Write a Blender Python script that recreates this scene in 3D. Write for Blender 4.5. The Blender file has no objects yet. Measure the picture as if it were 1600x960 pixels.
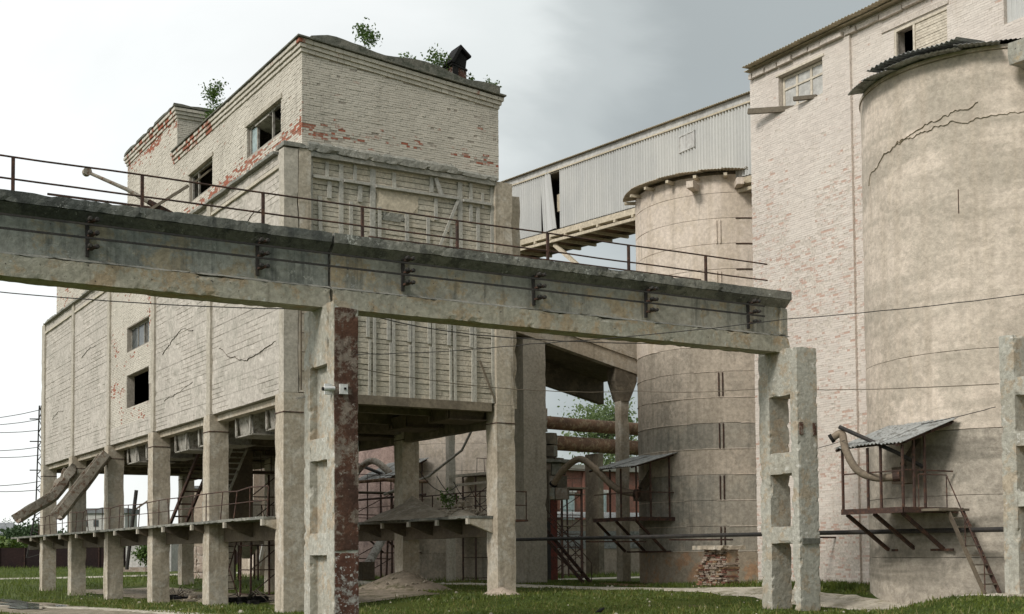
import bpy, math, random
import numpy as np
from mathutils import Vector, Matrix, noise
R = math.radians
S = bpy.context.scene
# ------------------------------------------------------------------ camera
cd = bpy.data.cameras.new('camera'); cam = bpy.data.objects.new('camera', cd); S.collection.objects.link(cam)
cd.sensor_width = 36; cd.lens = 2043/1600*36; cd.shift_y = (772-480)/1600; cd.clip_end = 6000; cd.clip_start = .5
r_ = Vector((0.85698779, -0.51528139, -0.00755073)); u_ = Vector((-0.01789956, -0.04440636, 0.99885318)); f_ = Vector((0.51502576, 0.85586983, 0.04727902))
cam.matrix_world = Matrix(((r_.x, u_.x, -f_.x, 0), (r_.y, u_.y, -f_.y, 0), (r_.z, u_.z, -f_.z, 1.75), (0, 0, 0, 1)))
S.camera = cam
# ------------------------------------------------------------------ world: overcast sky with a bright left side
SUN_DIR = Vector((-0.78, -0.24, 0.62)).normalized()       # towards the veiled sun
W = bpy.data.worlds.new('World'); S.world = W; W.use_nodes = True
nt = W.node_tree; nt.nodes.clear(); N = nt.nodes.new; L = nt.links.new
out = N('ShaderNodeOutputWorld'); bg = N('ShaderNodeBackground'); bg.inputs[1].default_value = .1
sky = N('ShaderNodeTexSky'); sky.sky_type = 'NISHITA'; sky.sun_disc = False
sky.sun_elevation = math.asin(SUN_DIR.z); sky.sun_rotation = math.atan2(SUN_DIR.x, SUN_DIR.y)
tc = N('ShaderNodeTexCoord'); nrm = N('ShaderNodeVectorMath'); nrm.operation = 'NORMALIZE'; L(tc.outputs['Generated'], nrm.inputs[0])
dot = N('ShaderNodeVectorMath'); dot.operation = 'DOT_PRODUCT'; L(nrm.outputs[0], dot.inputs[0]); dot.inputs[1].default_value = Vector((-0.74, 0.62, 0.16)).normalized()
mp = N('ShaderNodeMapping'); mp.inputs['Scale'].default_value = (1, 1, 2.4); L(nrm.outputs[0], mp.inputs[0])
n1 = N('ShaderNodeTexNoise'); n1.inputs['Scale'].default_value = 3.1; n1.inputs['Detail'].default_value = 6; n1.inputs['Roughness'].default_value = .52; n1.inputs['Distortion'].default_value = .35; L(mp.outputs[0], n1.inputs['Vector'])
ma = N('ShaderNodeMath'); ma.operation = 'MULTIPLY_ADD'; L(n1.outputs[0], ma.inputs[0]); ma.inputs[1].default_value = .34; ma.inputs[2].default_value = -.17
ad = N('ShaderNodeMath'); ad.operation = 'ADD'; L(dot.outputs['Value'], ad.inputs[0]); L(ma.outputs[0], ad.inputs[1])
cr = N('ShaderNodeValToRGB'); cr.color_ramp.interpolation = 'EASE'
el = cr.color_ramp.elements; el[0].position = 0.0; el[0].color = (.275, .298, .296, 1); el[1].position = .50; el[1].color = (.68, .695, .688, 1)
e = el.new(.09); e.color = (.27, .292, .290, 1); e = el.new(.17); e.color = (.36, .385, .38, 1)
e = el.new(.25); e.color = (.52, .545, .535, 1); e = el.new(.36); e.color = (.60, .615, .607, 1)
L(ad.outputs[0], cr.inputs[0])
sc10 = N('ShaderNodeVectorMath'); sc10.operation = 'SCALE'; L(cr.outputs[0], sc10.inputs[0]); 
sepz = N('ShaderNodeSeparateXYZ'); L(nrm.outputs[0], sepz.inputs[0])     # an overcast sky is brighter towards the zenith
zf = N('ShaderNodeMapRange'); L(sepz.outputs['Z'], zf.inputs[0]); zf.inputs[1].default_value = .35; zf.inputs[2].default_value = 1; zf.inputs[3].default_value = 10.5; zf.inputs[4].default_value = 15.5
L(zf.outputs[0], sc10.inputs['Scale'])
mx = N('ShaderNodeMix'); mx.data_type = 'RGBA'; mx.inputs[0].default_value = .93; L(sky.outputs[0], mx.inputs[6]); L(sc10.outputs[0], mx.inputs[7])
L(mx.outputs[2], bg.inputs[0]); L(bg.outputs[0], out.inputs[0])
ld = bpy.data.lights.new('sun', 'SUN'); ld.energy = 1.5; ld.angle = R(14); ld.color = (1, .96, .89)
lo = bpy.data.objects.new('sun', ld); S.collection.objects.link(lo); lo.rotation_euler = SUN_DIR.to_track_quat('Z', 'Y').to_euler()
S.view_settings.view_transform = 'Standard'; S.view_settings.look = 'None'; S.view_settings.gamma = 1; S.view_settings.exposure = 0.60
# ------------------------------------------------------------------ terrain
CP = np.array([(15,39,0),(15,47,0),(15,54,-.1),(15,62,-.16),(15,69,-.11),(15,76,0),(23.7,39.3,.42),(23,47,.5),(27,29.5,.08),(28,28,.05),(33,33.8,.61),(33,30,.6),(29.5,23,.6),(33,20,.6),
 (35,43,.45),(31,50,.5),(36,50,.48),(0,0,0),(15,20,0),(12,28,0),(10,150,.9),(60,120,.9),(0,100,.35),(100,100,1.),(50,60,.5),(5,60,0),(5,45,-.05),(20,31,0),(24,26,0),(19,36,0.05),
 (30,80,.5),(15,90,.15),(8,80,.1),(0,300,1.1),(300,0,1.1),(300,300,1.1),(80,0,1),(-40,0,0),(0,-40,0),(-60,60,0.2),(-400,400,1.1),(400,-400,1.1),(1500,1500,.9),(-1500,1500,.9),(40,200,1.0),(-20,200,1.0),(90,170,1.)], float)
def gza(x, y):
    x = np.asarray(x, float); y = np.asarray(y, float)
    d2 = (x[..., None]-CP[:, 0])**2+(y[..., None]-CP[:, 1])**2+.6
    w = d2**-1.7
    return (w*CP[:, 2]).sum(-1)/w.sum(-1)
def gz(x, y): return float(gza(x, y))
# ------------------------------------------------------------------ materials
def newmat(name):
    m = bpy.data.materials.new(name); m.use_nodes = True; nt = m.node_tree; nt.nodes.clear()
    o = nt.nodes.new('ShaderNodeOutputMaterial'); b = nt.nodes.new('ShaderNodeBsdfPrincipled'); nt.links.new(b.outputs[0], o.inputs[0]); return m, nt, b
class G:
    """tiny node helper"""
    def __init__(s, nt): s.nt = nt; s.pos = nt.nodes.new('ShaderNodeNewGeometry').outputs['Position']
    def n(s, t): return s.nt.nodes.new(t)
    def l(s, a, b): s.nt.links.new(a, b)
    def noise(s, scale, detail=5, rough=.6, stretch=None, dist=0, off=(0, 0, 0)):
        v = s.pos
        m = s.n('ShaderNodeMapping'); s.l(v, m.inputs[0]); m.inputs['Location'].default_value = off
        if stretch: m.inputs['Scale'].default_value = stretch
        n = s.n('ShaderNodeTexNoise'); s.l(m.outputs[0], n.inputs['Vector']); n.inputs['Scale'].default_value = scale; n.inputs['Detail'].default_value = detail; n.inputs['Roughness'].default_value = rough; n.inputs['Distortion'].default_value = dist
        return n.outputs[0]
    def step(s, v, a, b):
        m = s.n('ShaderNodeMapRange'); m.interpolation_type = 'SMOOTHSTEP'; s.l(v, m.inputs[0]); m.inputs[1].default_value = a; m.inputs[2].default_value = b; return m.outputs[0]
    def mix(s, f, a, b, mode='MIX'):
        m = s.n('ShaderNodeMix'); m.data_type = 'RGBA'; m.blend_type = mode
        for i, v in ((0, f), (6, a), (7, b)):
            if isinstance(v, (int, float)): m.inputs[i].default_value = v
            elif isinstance(v, tuple): m.inputs[i].default_value = (*v, 1)
            else: s.l(v, m.inputs[i])
        return m.outputs[2]
    def math(s, op, a, b=0., c=0.):
        m = s.n('ShaderNodeMath'); m.operation = op
        for i, v in enumerate((a, b, c)):
            if isinstance(v, (int, float)): m.inputs[i].default_value = v
            else: s.l(v, m.inputs[i])
        return m.outputs[0]
    def attr(s, name):
        a = s.n('ShaderNodeAttribute'); a.attribute_name = name; return a.outputs['Fac']
    def bump(s, h, bsdf, strength=.4, dist=.02):
        b = s.n('ShaderNodeBump'); b.inputs['Strength'].default_value = strength; b.inputs['Distance'].default_value = dist; s.l(h, b.inputs['Height']); s.l(b.outputs[0], bsdf.inputs['Normal'])
def greyed(c, k): l = .3*c[0]+.55*c[1]+.15*c[2]; return tuple(v+(l*1.03-v)*k for v in c)
def weathered(name, c1, c2, c3=None, s1=.5, s2=9, streak=None, sk=.45, pits=None, pk=.68, bump=.5, bd=.02, rough=.92, spots=None, band=None, bandk=(.45, .65), fk=.75, drip=None):
    """c1/c2 large patches, c3 medium stains, streak = vertical run stains, band = horizontal bands, pits = dark pocks"""
    m, nt, b = newmat(name); g = G(nt)
    c1, c2, c3, streak, band = (greyed(c, .07) if c else c for c in (c1, c2, c3, streak, band))
    col = g.mix(g.step(g.noise(s1, 6, .62, dist=.4), .36, .64), c1, c2)
    if c3: col = g.mix(g.step(g.noise(s1*2.7, 9, .74, off=(7, 3, 1)), .50, .585), col, c3)
    if band: col = g.mix(g.math('MULTIPLY', g.step(g.noise(1, 5, .6, stretch=(.12, .12, .95), dist=.6), *bandk), .8), col, band)
    if streak: col = g.mix(g.math('MULTIPLY', g.step(g.noise(1.2, 6, .65, stretch=(2.6, 2.6, .22), off=(2, 9, 0)), sk, sk+.22), .85), col, streak)
    if drip: col = g.mix(g.math('MULTIPLY', g.step(g.noise(1, 6, .6, stretch=(1.5, 1.5, .07), off=(5, 1, 2)), .48, .64), .7), col, drip)
    fine = g.noise(s2, 8, .75)
    col = g.mix(fk, col, g.mix(g.step(fine, .3, .72), (.62, .61, .60), (1.25, 1.25, 1.25)), 'MULTIPLY')
    if pits: col = g.mix(g.step(g.noise(s2*1.6, 3, .5, off=(4, 4, 4)), pk, pk+.05), col, pits)
    if spots: col = g.mix(g.math('MULTIPLY', g.step(g.noise(s2*.6, 8, .8, off=(1, 8, 5)), .57, .61), g.step(g.noise(s1*1.9, 3, .5, off=(3, 2, 5)), .48, .60)), col, spots)
    g.l(col, b.inputs['Base Color']); b.inputs['Roughness'].default_value = rough; b.inputs['Specular IOR Level'].default_value = .25
    h = g.math('ADD', fine, g.math('MULTIPLY', g.noise(s2*.25, 5, .6), 1.5)); g.bump(h, b, bump, bd)
    return m
def painted_brick(name, paint, paint2, red, red2, dirt=(.30, .27, .23), veil=.9):
    m, nt, b = newmat(name); g = G(nt)
    p = g.attr('peel'); rn = g.attr('rnd'); paint, paint2 = greyed(paint, .2), greyed(paint2, .2)
    base = g.mix(g.step(g.noise(.45, 6, .6), .35, .65), paint, paint2)
    base = g.mix(g.math('MULTIPLY', g.step(g.noise(1.1, 6, .7, stretch=(1.8, 1.8, .3)), .52, .75), .55), base, dirt)
    base = g.mix(.5, base, g.mix(rn, (.84, .84, .83), (1.12, 1.12, 1.11)), 'MULTIPLY')
    brick = g.mix(rn, red, red2)
    k = g.step(g.math('ADD', p, g.math('MULTIPLY', g.noise(7, 6, .7), .55)), .66, .78)
    k = g.math('MULTIPLY', k, veil); col = g.mix(k, base, brick)
    fine = g.noise(22, 6, .75)
    col = g.mix(.6, col, g.mix(fine, (.7, .7, .7), (1.3, 1.3, 1.3)), 'MULTIPLY')
    g.l(col, b.inputs['Base Color']); b.inputs['Roughness'].default_value = .93; b.inputs['Specular IOR Level'].default_value = .2
    g.bump(fine, b, .3, .006)
    return m
def leafmat(name, a, b_, tr=.25):
    m, nt, b = newmat(name); g = G(nt)
    col = g.mix(g.step(g.noise(1.3, 3), .35, .65), a, b_); col = g.mix(.5, col, g.mix(g.step(g.noise(9, 2), .3, .7), (.6, .6, .5), (1.4, 1.35, 1.1)), 'MULTIPLY')
    g.l(col, b.inputs['Base Color']); b.inputs['Roughness'].default_value = .6
    t = g.n('ShaderNodeBsdfTranslucent'); g.l(col, t.inputs[0]); mx = g.n('ShaderNodeMixShader'); mx.inputs[0].default_value = tr
    g.l(b.outputs[0], mx.inputs[1]); g.l(t.outputs[0], mx.inputs[2]); o = [n for n in nt.nodes if n.type == 'OUTPUT_MATERIAL'][0]; g.l(mx.outputs[0], o.inputs[0])
    return m
M = {}
M['brick_w'] = painted_brick('whitewashed_brick', (.63, .57, .48), (.56, .505, .42), (.36, .085, .04), (.27, .10, .06))
M['brick_t'] = painted_brick('limewashed_pink_brick', (.69, .61, .54), (.655, .57, .505), (.48, .28, .21), (.42, .25, .19), (.56, .49, .42), .72)
M['mortar'] = weathered('limewashed_mortar', (.44, .39, .33), (.36, .32, .27), s2=12)
M['mortar_t'] = weathered('pink_limewashed_mortar', (.64, .57, .50), (.58, .515, .45), s2=12)
M['board_w'] = weathered('limewashed_board_marked_concrete', (.56, .51, .45), (.50, .455, .40), (.45, .415, .36), s1=.30, s2=6, streak=(.38, .345, .29), sk=.57, pits=(.18, .15, .11), pk=.72, bump=.7)
M['column'] = weathered('dusty_column_concrete', (.50, .435, .34), (.43, .365, .28), (.54, .49, .41), s2=8, streak=(.24, .205, .155), sk=.52, pits=(.13, .11, .08), pk=.72)
M['column_w'] = weathered('limewashed_pilaster', (.50, .455, .385), (.44, .395, .32), s2=8, streak=(.30, .27, .22), sk=.55, pits=(.18, .15, .12), pk=.71)
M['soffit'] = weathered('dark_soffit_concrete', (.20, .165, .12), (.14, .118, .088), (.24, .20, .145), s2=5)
M['beam_l'] = weathered('blackened_blue_grey_beam_concrete', (.24, .255, .235), (.33, .335, .295), (.33, .285, .20), s1=.3, s2=7, streak=(.12, .13, .12), sk=.46, pits=(.06, .055, .05), pk=.69, spots=(.42, .42, .38), bump=.8)
M['beam_topl'] = weathered('sooty_beam_flange', (.11, .118, .11), (.19, .19, .165), (.085, .09, .082), s1=.5, s2=9, streak=(.055, .058, .055), sk=.5, spots=(.36, .36, .34), bump=.9)
M['beam'] = weathered('stained_beam_concrete', (.34, .33, .28), (.43, .40, .33), (.42, .335, .22), s1=.4, s2=7, streak=(.15, .15, .13), sk=.50, pits=(.06, .055, .05), pk=.68, spots=(.42, .42, .40), bump=.8)
M['beam_top'] = weathered('moss_dark_beam_flange', (.17, .172, .15), (.27, .26, .22), (.12, .12, .105), s1=.6, s2=9, streak=(.3, .29, .25), sk=.6, spots=(.5, .5, .46), bump=.9)
M['beam_low'] = weathered('rust_stained_beam_chord', (.49, .445, .35), (.41, .385, .31), (.45, .345, .225), s1=.45, s2=8, streak=(.27, .235, .18), sk=.52, spots=(.52, .51, .46), pits=(.08, .07, .06), bump=.8)
M['ledge'] = weathered('grey_cement_ledge', (.24, .24, .21), (.33, .315, .27), s2=8, spots=(.5, .49, .45), bump=1.)
M['pillar'] = weathered('blotched_pillar_concrete', (.47, .455, .395), (.39, .365, .30), (.44, .365, .27), s1=.6, s2=8, streak=(.29, .27, .22), sk=.58, pits=(.12, .11, .09), pk=.72, spots=(.62, .60, .55), bump=.9)
M['rustface'] = weathered('flaking_brown_painted_concrete', (.125, .058, .036), (.08, .042, .030), (.25, .20, .16), s1=1.1, s2=10, spots=(.46, .43, .38), pits=(.34, .28, .22), pk=.71, streak=(.06, .032, .024), sk=.55, bump=.9)
M['timber'] = weathered('silvered_formwork_board', (.58, .52, .42), (.50, .46, .375), (.60, .53, .42), s1=.5, s2=12, streak=None, pits=(.12, .10, .08), pk=.70, bump=.8)
M['batten'] = weathered('blue_grey_batten_wood', (.50, .475, .41), (.42, .405, .365), s2=14, bump=.6)
M['plaster'] = weathered('buff_smooth_render', (.64, .55, .42), (.58, .50, .38), s2=6, bump=.3)
M['silo1'] = weathered('dusty_ring_concrete', (.76, .65, .55), (.67, .57, .475), (.64, .54, .435), s1=.28, s2=6, drip=(.56, .47, .375), fk=.55, streak=(.33, .285, .23), sk=.54, pits=(.22, .18, .14), pk=.73, bump=.6)
M['silo1g'] = weathered('greyed_ring_concrete', (.40, .355, .29), (.32, .295, .245), (.44, .385, .31), s1=.35, s2=6, drip=(.22, .205, .175), streak=(.17, .155, .13), sk=.52, pits=(.12, .10, .08), pk=.72, bump=.6)
M['silo1m'] = weathered('half_greyed_ring_concrete', (.58, .49, .395), (.50, .425, .34), (.42, .36, .29), s1=.3, s2=6, drip=(.38, .325, .26), streak=(.26, .23, .19), sk=.54, pits=(.15, .12, .10), pk=.72, bump=.6)
M['silo_low'] = weathered('rust_dusted_plinth_concrete', (.42, .33, .24), (.34, .285, .215), (.44, .27, .16), s1=.4, s2=6, bump=.6)
M['silo2'] = weathered('weathered_silo_concrete', (.74, .63, .525), (.64, .545, .45), (.54, .465, .38), s1=.16, s2=5, drip=(.50, .425, .345), band=(.46, .40, .325), bandk=(.46, .64), streak=(.56, .47, .37), sk=.52, fk=.6, bump=.9, bd=.03)
M['silo2l'] = weathered('darker_lower_silo_concrete', (.53, .465, .385), (.43, .38, .315), (.36, .32, .265), s1=.3, s2=5, band=(.24, .215, .175), bandk=(.45, .62), streak=(.42, .385, .33), sk=.60, bump=.9, bd=.03)  # darker, greyer tone for the lower rings of the right silo
M['pink'] = weathered('pinkish_silo_concrete', (.44, .32, .28), (.36, .26, .23), (.28, .20, .18), s2=6, streak=(.20, .145, .125), sk=.52)
M['siding'] = weathered('pale_corrugated_sheet', (.55, .545, .52), (.50, .50, .485), s1=.25, s2=9, streak=(.47, .475, .47), sk=.58, bump=.02, rough=.55, fk=.15)
M['sheet_d'] = weathered('grey_blue_corrugated_sheet', (.30, .31, .30), (.38, .385, .37), (.20, .195, .18), s1=1.2, s2=7, bump=.2, rough=.7)
M['trim'] = weathered('pale_dusty_trim', (.68, .61, .50), (.60, .53, .43), s2=7, bump=.3)
M['cream'] = weathered('dusty_cream_trim', (.58, .50, .375), (.50, .43, .315), s2=7, bump=.4)
M['rust'] = weathered('brown_rusted_steel', (.085, .048, .038), (.055, .036, .03), (.13, .065, .042), s1=2.5, s2=18, bump=.4, rough=.8)
M['red'] = weathered('red_lead_steel', (.20, .045, .028), (.14, .035, .024), (.09, .04, .03), s1=1.5, s2=12, rough=.75)
M['darksteel'] = weathered('dark_steel', (.035, .033, .032), (.055, .048, .042), s1=3, s2=20, bump=.3, rough=.7)
M['chute'] = weathered('battered_chute_steel', (.36, .32, .26), (.28, .25, .205), (.19, .12, .08), s1=1.4, s2=8, pits=(.08, .04, .025), pk=.66, rough=.75)
M['hopper'] = weathered('dusty_hopper_steel', (.40, .375, .33), (.33, .31, .27), (.20, .175, .145), s1=1.5, s2=8, rough=.8)
M['hopper_d'] = weathered('browned_hopper_steel', (.16, .125, .085), (.12, .095, .07), s1=1.5, s2=8, rough=.85)
M['bigpipe'] = weathered('rusty_insulated_pipe', (.24, .13, .075), (.15, .085, .055), (.32, .22, .13), s1=1.2, s2=7, rough=.85)
M['hose'] = weathered('dusty_loading_hose', (.34, .26, .185), (.24, .19, .14), s2=10)
M['ash'] = weathered('spilled_cement_dust', (.38, .325, .25), (.30, .26, .20), (.42, .37, .30), s1=.9, s2=6, bump=.8)
M['wood'] = weathered('old_grey_wood', (.20, .165, .12), (.15, .125, .095), s2=14)
M['redbrick'] = weathered('red_brick_far', (.27, .12, .085), (.22, .10, .075), (.20, .11, .085), s1=.5, s2=5)
M['render_w'] = weathered('off_white_render', (.55, .54, .51), (.47, .46, .44), s2=4)
M['render_b'] = weathered('beige_render', (.46, .37, .29), (.40, .33, .26), s2=4)
M['felt'] = weathered('grey_felt_and_moss_roof', (.15, .15, .125), (.20, .19, .155), (.10, .105, .08), s1=1.1, s2=8, bump=1.)
M['fence'] = weathered('dark_brown_fence_sheet', (.028, .018, .018), (.04, .022, .02), s2=6)
M['white'] = weathered('white_plastic', (.72, .72, .70), (.66, .66, .65), s2=15, bump=.1, rough=.5)
M['glass'] = weathered('dusty_dark_glass', (.05, .06, .06), (.09, .10, .10), s1=2, s2=9, bump=.05, rough=.25)
M['paleglass'] = weathered('pale_blue_pane', (.40, .50, .50), (.30, .39, .40), s1=1, s2=5, bump=.05, rough=.3)
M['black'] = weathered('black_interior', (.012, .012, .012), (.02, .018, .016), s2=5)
M['leaf'] = leafmat('birch_leaf', (.10, .17, .035), (.06, .11, .022), .4)
M['leaf_far'] = leafmat('far_leaf', (.06, .105, .04), (.045, .08, .035))
M['leaf_y'] = leafmat('hedge_leaf', (.13, .19, .035), (.09, .145, .03))
M['bark'] = weathered('bark', (.14, .12, .09), (.09, .075, .06), s2=15)
M['grassblade'] = leafmat('grass_blade', (.14, .18, .032), (.08, .12, .022), .35)
M['strawblade'] = leafmat('straw_blade', (.22, .20, .07), (.14, .15, .04), .3)
M['leaf_pale'] = leafmat('pale_far_leaf', (.17, .23, .10), (.12, .17, .07), .4)
M['tile'] = weathered('grey_slate_roof', (.24, .25, .26), (.19, .20, .21), s2=4)
M['stone'] = weathered('pink_stained_stone', (.40, .31, .25), (.32, .25, .20), (.44, .38, .32), s1=1.2, s2=6, bump=.9)
M['water'] = weathered('puddle_water', (.10, .095, .085), (.08, .075, .07), s2=3, bump=.03, rough=.06)
def groundmat():
    m, nt, b = newmat('grass_ground'); g = G(nt)
    col = g.mix(g.step(g.noise(.16, 6, .65), .38, .62), (.05, .072, .015), (.075, .09, .02))
    col = g.mix(g.step(g.noise(.5, 6, .7, off=(3, 1, 0)), .58, .70), col, (.11, .09, .055))
    fine = g.noise(6, 8, .8); col = g.mix(.8, col, g.mix(fine, (.5, .5, .5), (1.5, 1.5, 1.5)), 'MULTIPLY')
    g.l(col, b.inputs['Base Color']); b.inputs['Roughness'].default_value = 1; b.inputs['Specular IOR Level'].default_value = .1; g.bump(fine, b, .9, .08)
    return m
M['ground'] = groundmat()
M['dirt'] = weathered('pale_dry_dirt', (.54, .49, .40), (.45, .40, .32), (.30, .27, .19), s1=.6, s2=5, bump=.8, bd=.05)
M['mud'] = weathered('brown_bare_earth', (.32, .265, .20), (.24, .20, .15), (.15, .135, .075), s1=.5, s2=5, bump=.9, bd=.05)
M['orange'] = weathered('orange_clay', (.30, .165, .085), (.24, .15, .085), s2=5, bump=.8)
# ------------------------------------------------------------------ mesh builder
def nv(p, s=1., seed=0): return noise.noise_vector(Vector(p)*s+Vector((seed*7.3, seed*3.1, seed*1.7)))
class MB:
    def __init__(s): s.v = []; s.f = []; s.mi = []; s.cur = 0; s.sm = False
    def add(s, vs, fs):
        o = len(s.v); s.v += [tuple(v) for v in vs]; s.f += [tuple(i+o for i in f) for f in fs]; s.mi += [s.cur]*len(fs); return s
    def box(s, x0, x1, y0, y1, z0, z1):
        return s.add([(x, y, z) for x in (x0, x1) for y in (y0, y1) for z in (z0, z1)], [(0, 1, 3, 2), (4, 6, 7, 5), (0, 4, 5, 1), (2, 3, 7, 6), (0, 2, 6, 4), (1, 5, 7, 3)])
    def bar(s, a, b, w, h=None, up=(0, 0, 1)):
        a = Vector(a); b = Vector(b); h = h or w; d = (b-a).normalized(); up = Vector(up)
        if abs(d.dot(up)) > .98: up = Vector((1, 0, 0))
        x = d.cross(up).normalized()*w/2; y = x.cross(d).normalized()*h/2
        vs = [p+i*x+j*y for p in (a, b) for i, j in ((-1, -1), (1, -1), (1, 1), (-1, 1))]
        return s.add(vs, [(0, 3, 2, 1), (4, 5, 6, 7), (0, 1, 5, 4), (1, 2, 6, 5), (2, 3, 7, 6), (3, 0, 4, 7)])
    def tube(s, pts, r, n=8, cap=True):
        pts = [Vector(p) for p in pts]; rs = r if isinstance(r, (list, tuple)) else [r]*len(pts); vs = []; prev = None
        for i, p in enumerate(pts):
            d = (pts[min(i+1, len(pts)-1)]-pts[max(i-1, 0)]).normalized()
            if prev is None: x = d.cross(Vector((0, 0, 1)) if abs(d.z) < .95 else Vector((1, 0, 0))).normalized()
            else: x = (prev-d*prev.dot(d)).normalized()
            prev = x; y = d.cross(x)
            vs += [p+(x*math.cos(2*math.pi*k/n)+y*math.sin(2*math.pi*k/n))*rs[i] for k in range(n)]
        fs = [(i*n+k, i*n+(k+1) % n, (i+1)*n+(k+1) % n, (i+1)*n+k) for i in range(len(pts)-1) for k in range(n)]
        if cap: fs += [tuple(range(n-1, -1, -1)), tuple((len(pts)-1)*n+k for k in range(n))]
        return s.add(vs, fs)
    def prism(s, poly, axis, a, b):
        """poly: 2-D points in the other two axes (in axis order), extruded from a to b"""
        def mk(p, t):
            q = list(p); q.insert(axis, t); return tuple(q)
        n = len(poly); vs = [mk(p, a) for p in poly]+[mk(p, b) for p in poly]
        fs = [tuple(range(n)), tuple(range(2*n-1, n-1, -1))]+[(i, i+n, (i+1) % n+n, (i+1) % n) for i in range(n)]
        return s.add(vs, fs)
    def rough(s, x0, x1, y0, y1, z0, z1, st=.35, amp=.02, chip=.03, seed=0, warp=None):
        """box cut into cells with uneven faces and chipped edges"""
        nx, ny, nz = (max(1, round((b-a)/st)) for a, b in ((x0, x1), (y0, y1), (z0, z1))); idx = {}
        def vid(i, j, k):
            key = (i, j, k)
            if key not in idx:
                p = Vector((x0+(x1-x0)*i/nx, y0+(y1-y0)*j/ny, z0+(z1-z0)*k/nz))
                ex = (i in (0, nx))+(j in (0, ny))+(k in (0, nz))
                q = p+nv(p, .7, seed)*amp*.7+nv(p, 6., seed+3)*amp*.45
                if ex >= 2:
                    c = max(0, noise.noise(p*3.1+Vector((seed, 5, 1)))-.22)*chip*2.4+max(0, noise.noise(p*9+Vector((seed, 1, 9)))-.15)*chip*1.2
                    dirv = Vector(((1 if i == 0 else -1) if i in (0, nx) else 0, (1 if j == 0 else -1) if j in (0, ny) else 0, (1 if k == 0 else -1) if k in (0, nz) else 0))
                    q += dirv*c
                if warp: q = Vector(warp(q))
                idx[key] = len(s.v); s.v.append(tuple(q))
            return idx[key]
        def quad(a, b, c, d): s.f.append((a, b, c, d)); s.mi.append(s.cur)
        for i in range(nx):
            for j in range(ny):
                quad(vid(i, j, 0), vid(i, j+1, 0), vid(i+1, j+1, 0), vid(i+1, j, 0)); quad(vid(i, j, nz), vid(i+1, j, nz), vid(i+1, j+1, nz), vid(i, j+1, nz))
        for i in range(nx):
            for k in range(nz):
                quad(vid(i, 0, k), vid(i+1, 0, k), vid(i+1, 0, k+1), vid(i, 0, k+1)); quad(vid(i, ny, k), vid(i, ny, k+1), vid(i+1, ny, k+1), vid(i+1, ny, k))
        for j in range(ny):
            for k in range(nz):
                quad(vid(0, j, k), vid(0, j, k+1), vid(0, j+1, k+1), vid(0, j+1, k)); quad(vid(nx, j, k), vid(nx, j+1, k), vid(nx, j+1, k+1), vid(nx, j, k+1))
        return s
    def build(s, name, mats, parent=None, smooth=False, **props):
        me = bpy.data.meshes.new(name); off = parent.matrix_world.translation if parent else Vector((0, 0, 0))
        if parent is not None: off = WPOS[parent.name]
        me.from_pydata([(x-off.x, y-off.y, z-off.z) for x, y, z in s.v], [], s.f)
        if not isinstance(mats, (list, tuple)): mats = [mats]
        for m in mats: me.materials.append(M[m])
        if len(mats) > 1: me.polygons.foreach_set('material_index', s.mi)
        if smooth: me.polygons.foreach_set('use_smooth', [True]*len(me.polygons))
        o = bpy.data.objects.new(name, me); S.collection.objects.link(o); o.parent = parent; WPOS[o.name] = off
        for k, v in props.items(): o[k] = v
        return o
WPOS = {}
def thing(name, label, cat, loc, group=None):
    o = bpy.data.objects.new(name, None); S.collection.objects.link(o); o.location = loc; o.empty_display_size = .3
    o['label'] = label; o['category'] = cat; WPOS[o.name] = Vector(loc)
    if group: o['group'] = group
    return o
def tag(o, label, cat, group=None):
    o['label'] = label; o['category'] = cat
    if group: o['group'] = group
    return o
def struct(o): o['kind'] = 'structure'; return o
def arr_mesh(name, V, F, mats, parent=None, attrs=None, **props):
    """numpy verts (n,3) + quads/tris (m,k)"""
    me = bpy.data.meshes.new(name); off = WPOS[parent.name] if parent is not None else Vector((0, 0, 0))
    V = np.asarray(V, np.float32)-np.array(off, np.float32); F = np.asarray(F, np.int32)
    me.vertices.add(len(V)); me.vertices.foreach_set('co', V.ravel()); me.loops.add(F.size); me.loops.foreach_set('vertex_index', F.ravel())
    me.polygons.add(len(F)); me.polygons.foreach_set('loop_start', np.arange(0, F.size, F.shape[1], dtype=np.int32)); me.update(calc_edges=True)
    if attrs or name in ('crown', 'hedge', 'far_tree_belt'): me.shade_flat()
    for m in ([mats] if isinstance(mats, str) else mats): me.materials.append(M[m])
    for k, a in (attrs or {}).items():
        at = me.attributes.new(k, 'FLOAT', 'FACE'); at.data.foreach_set('value', np.asarray(a, np.float32))
    o = bpy.data.objects.new(name, me); S.collection.objects.link(o); o.parent = parent; WPOS[o.name] = off
    for k, v in props.items(): o[k] = v
    return o
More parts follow.
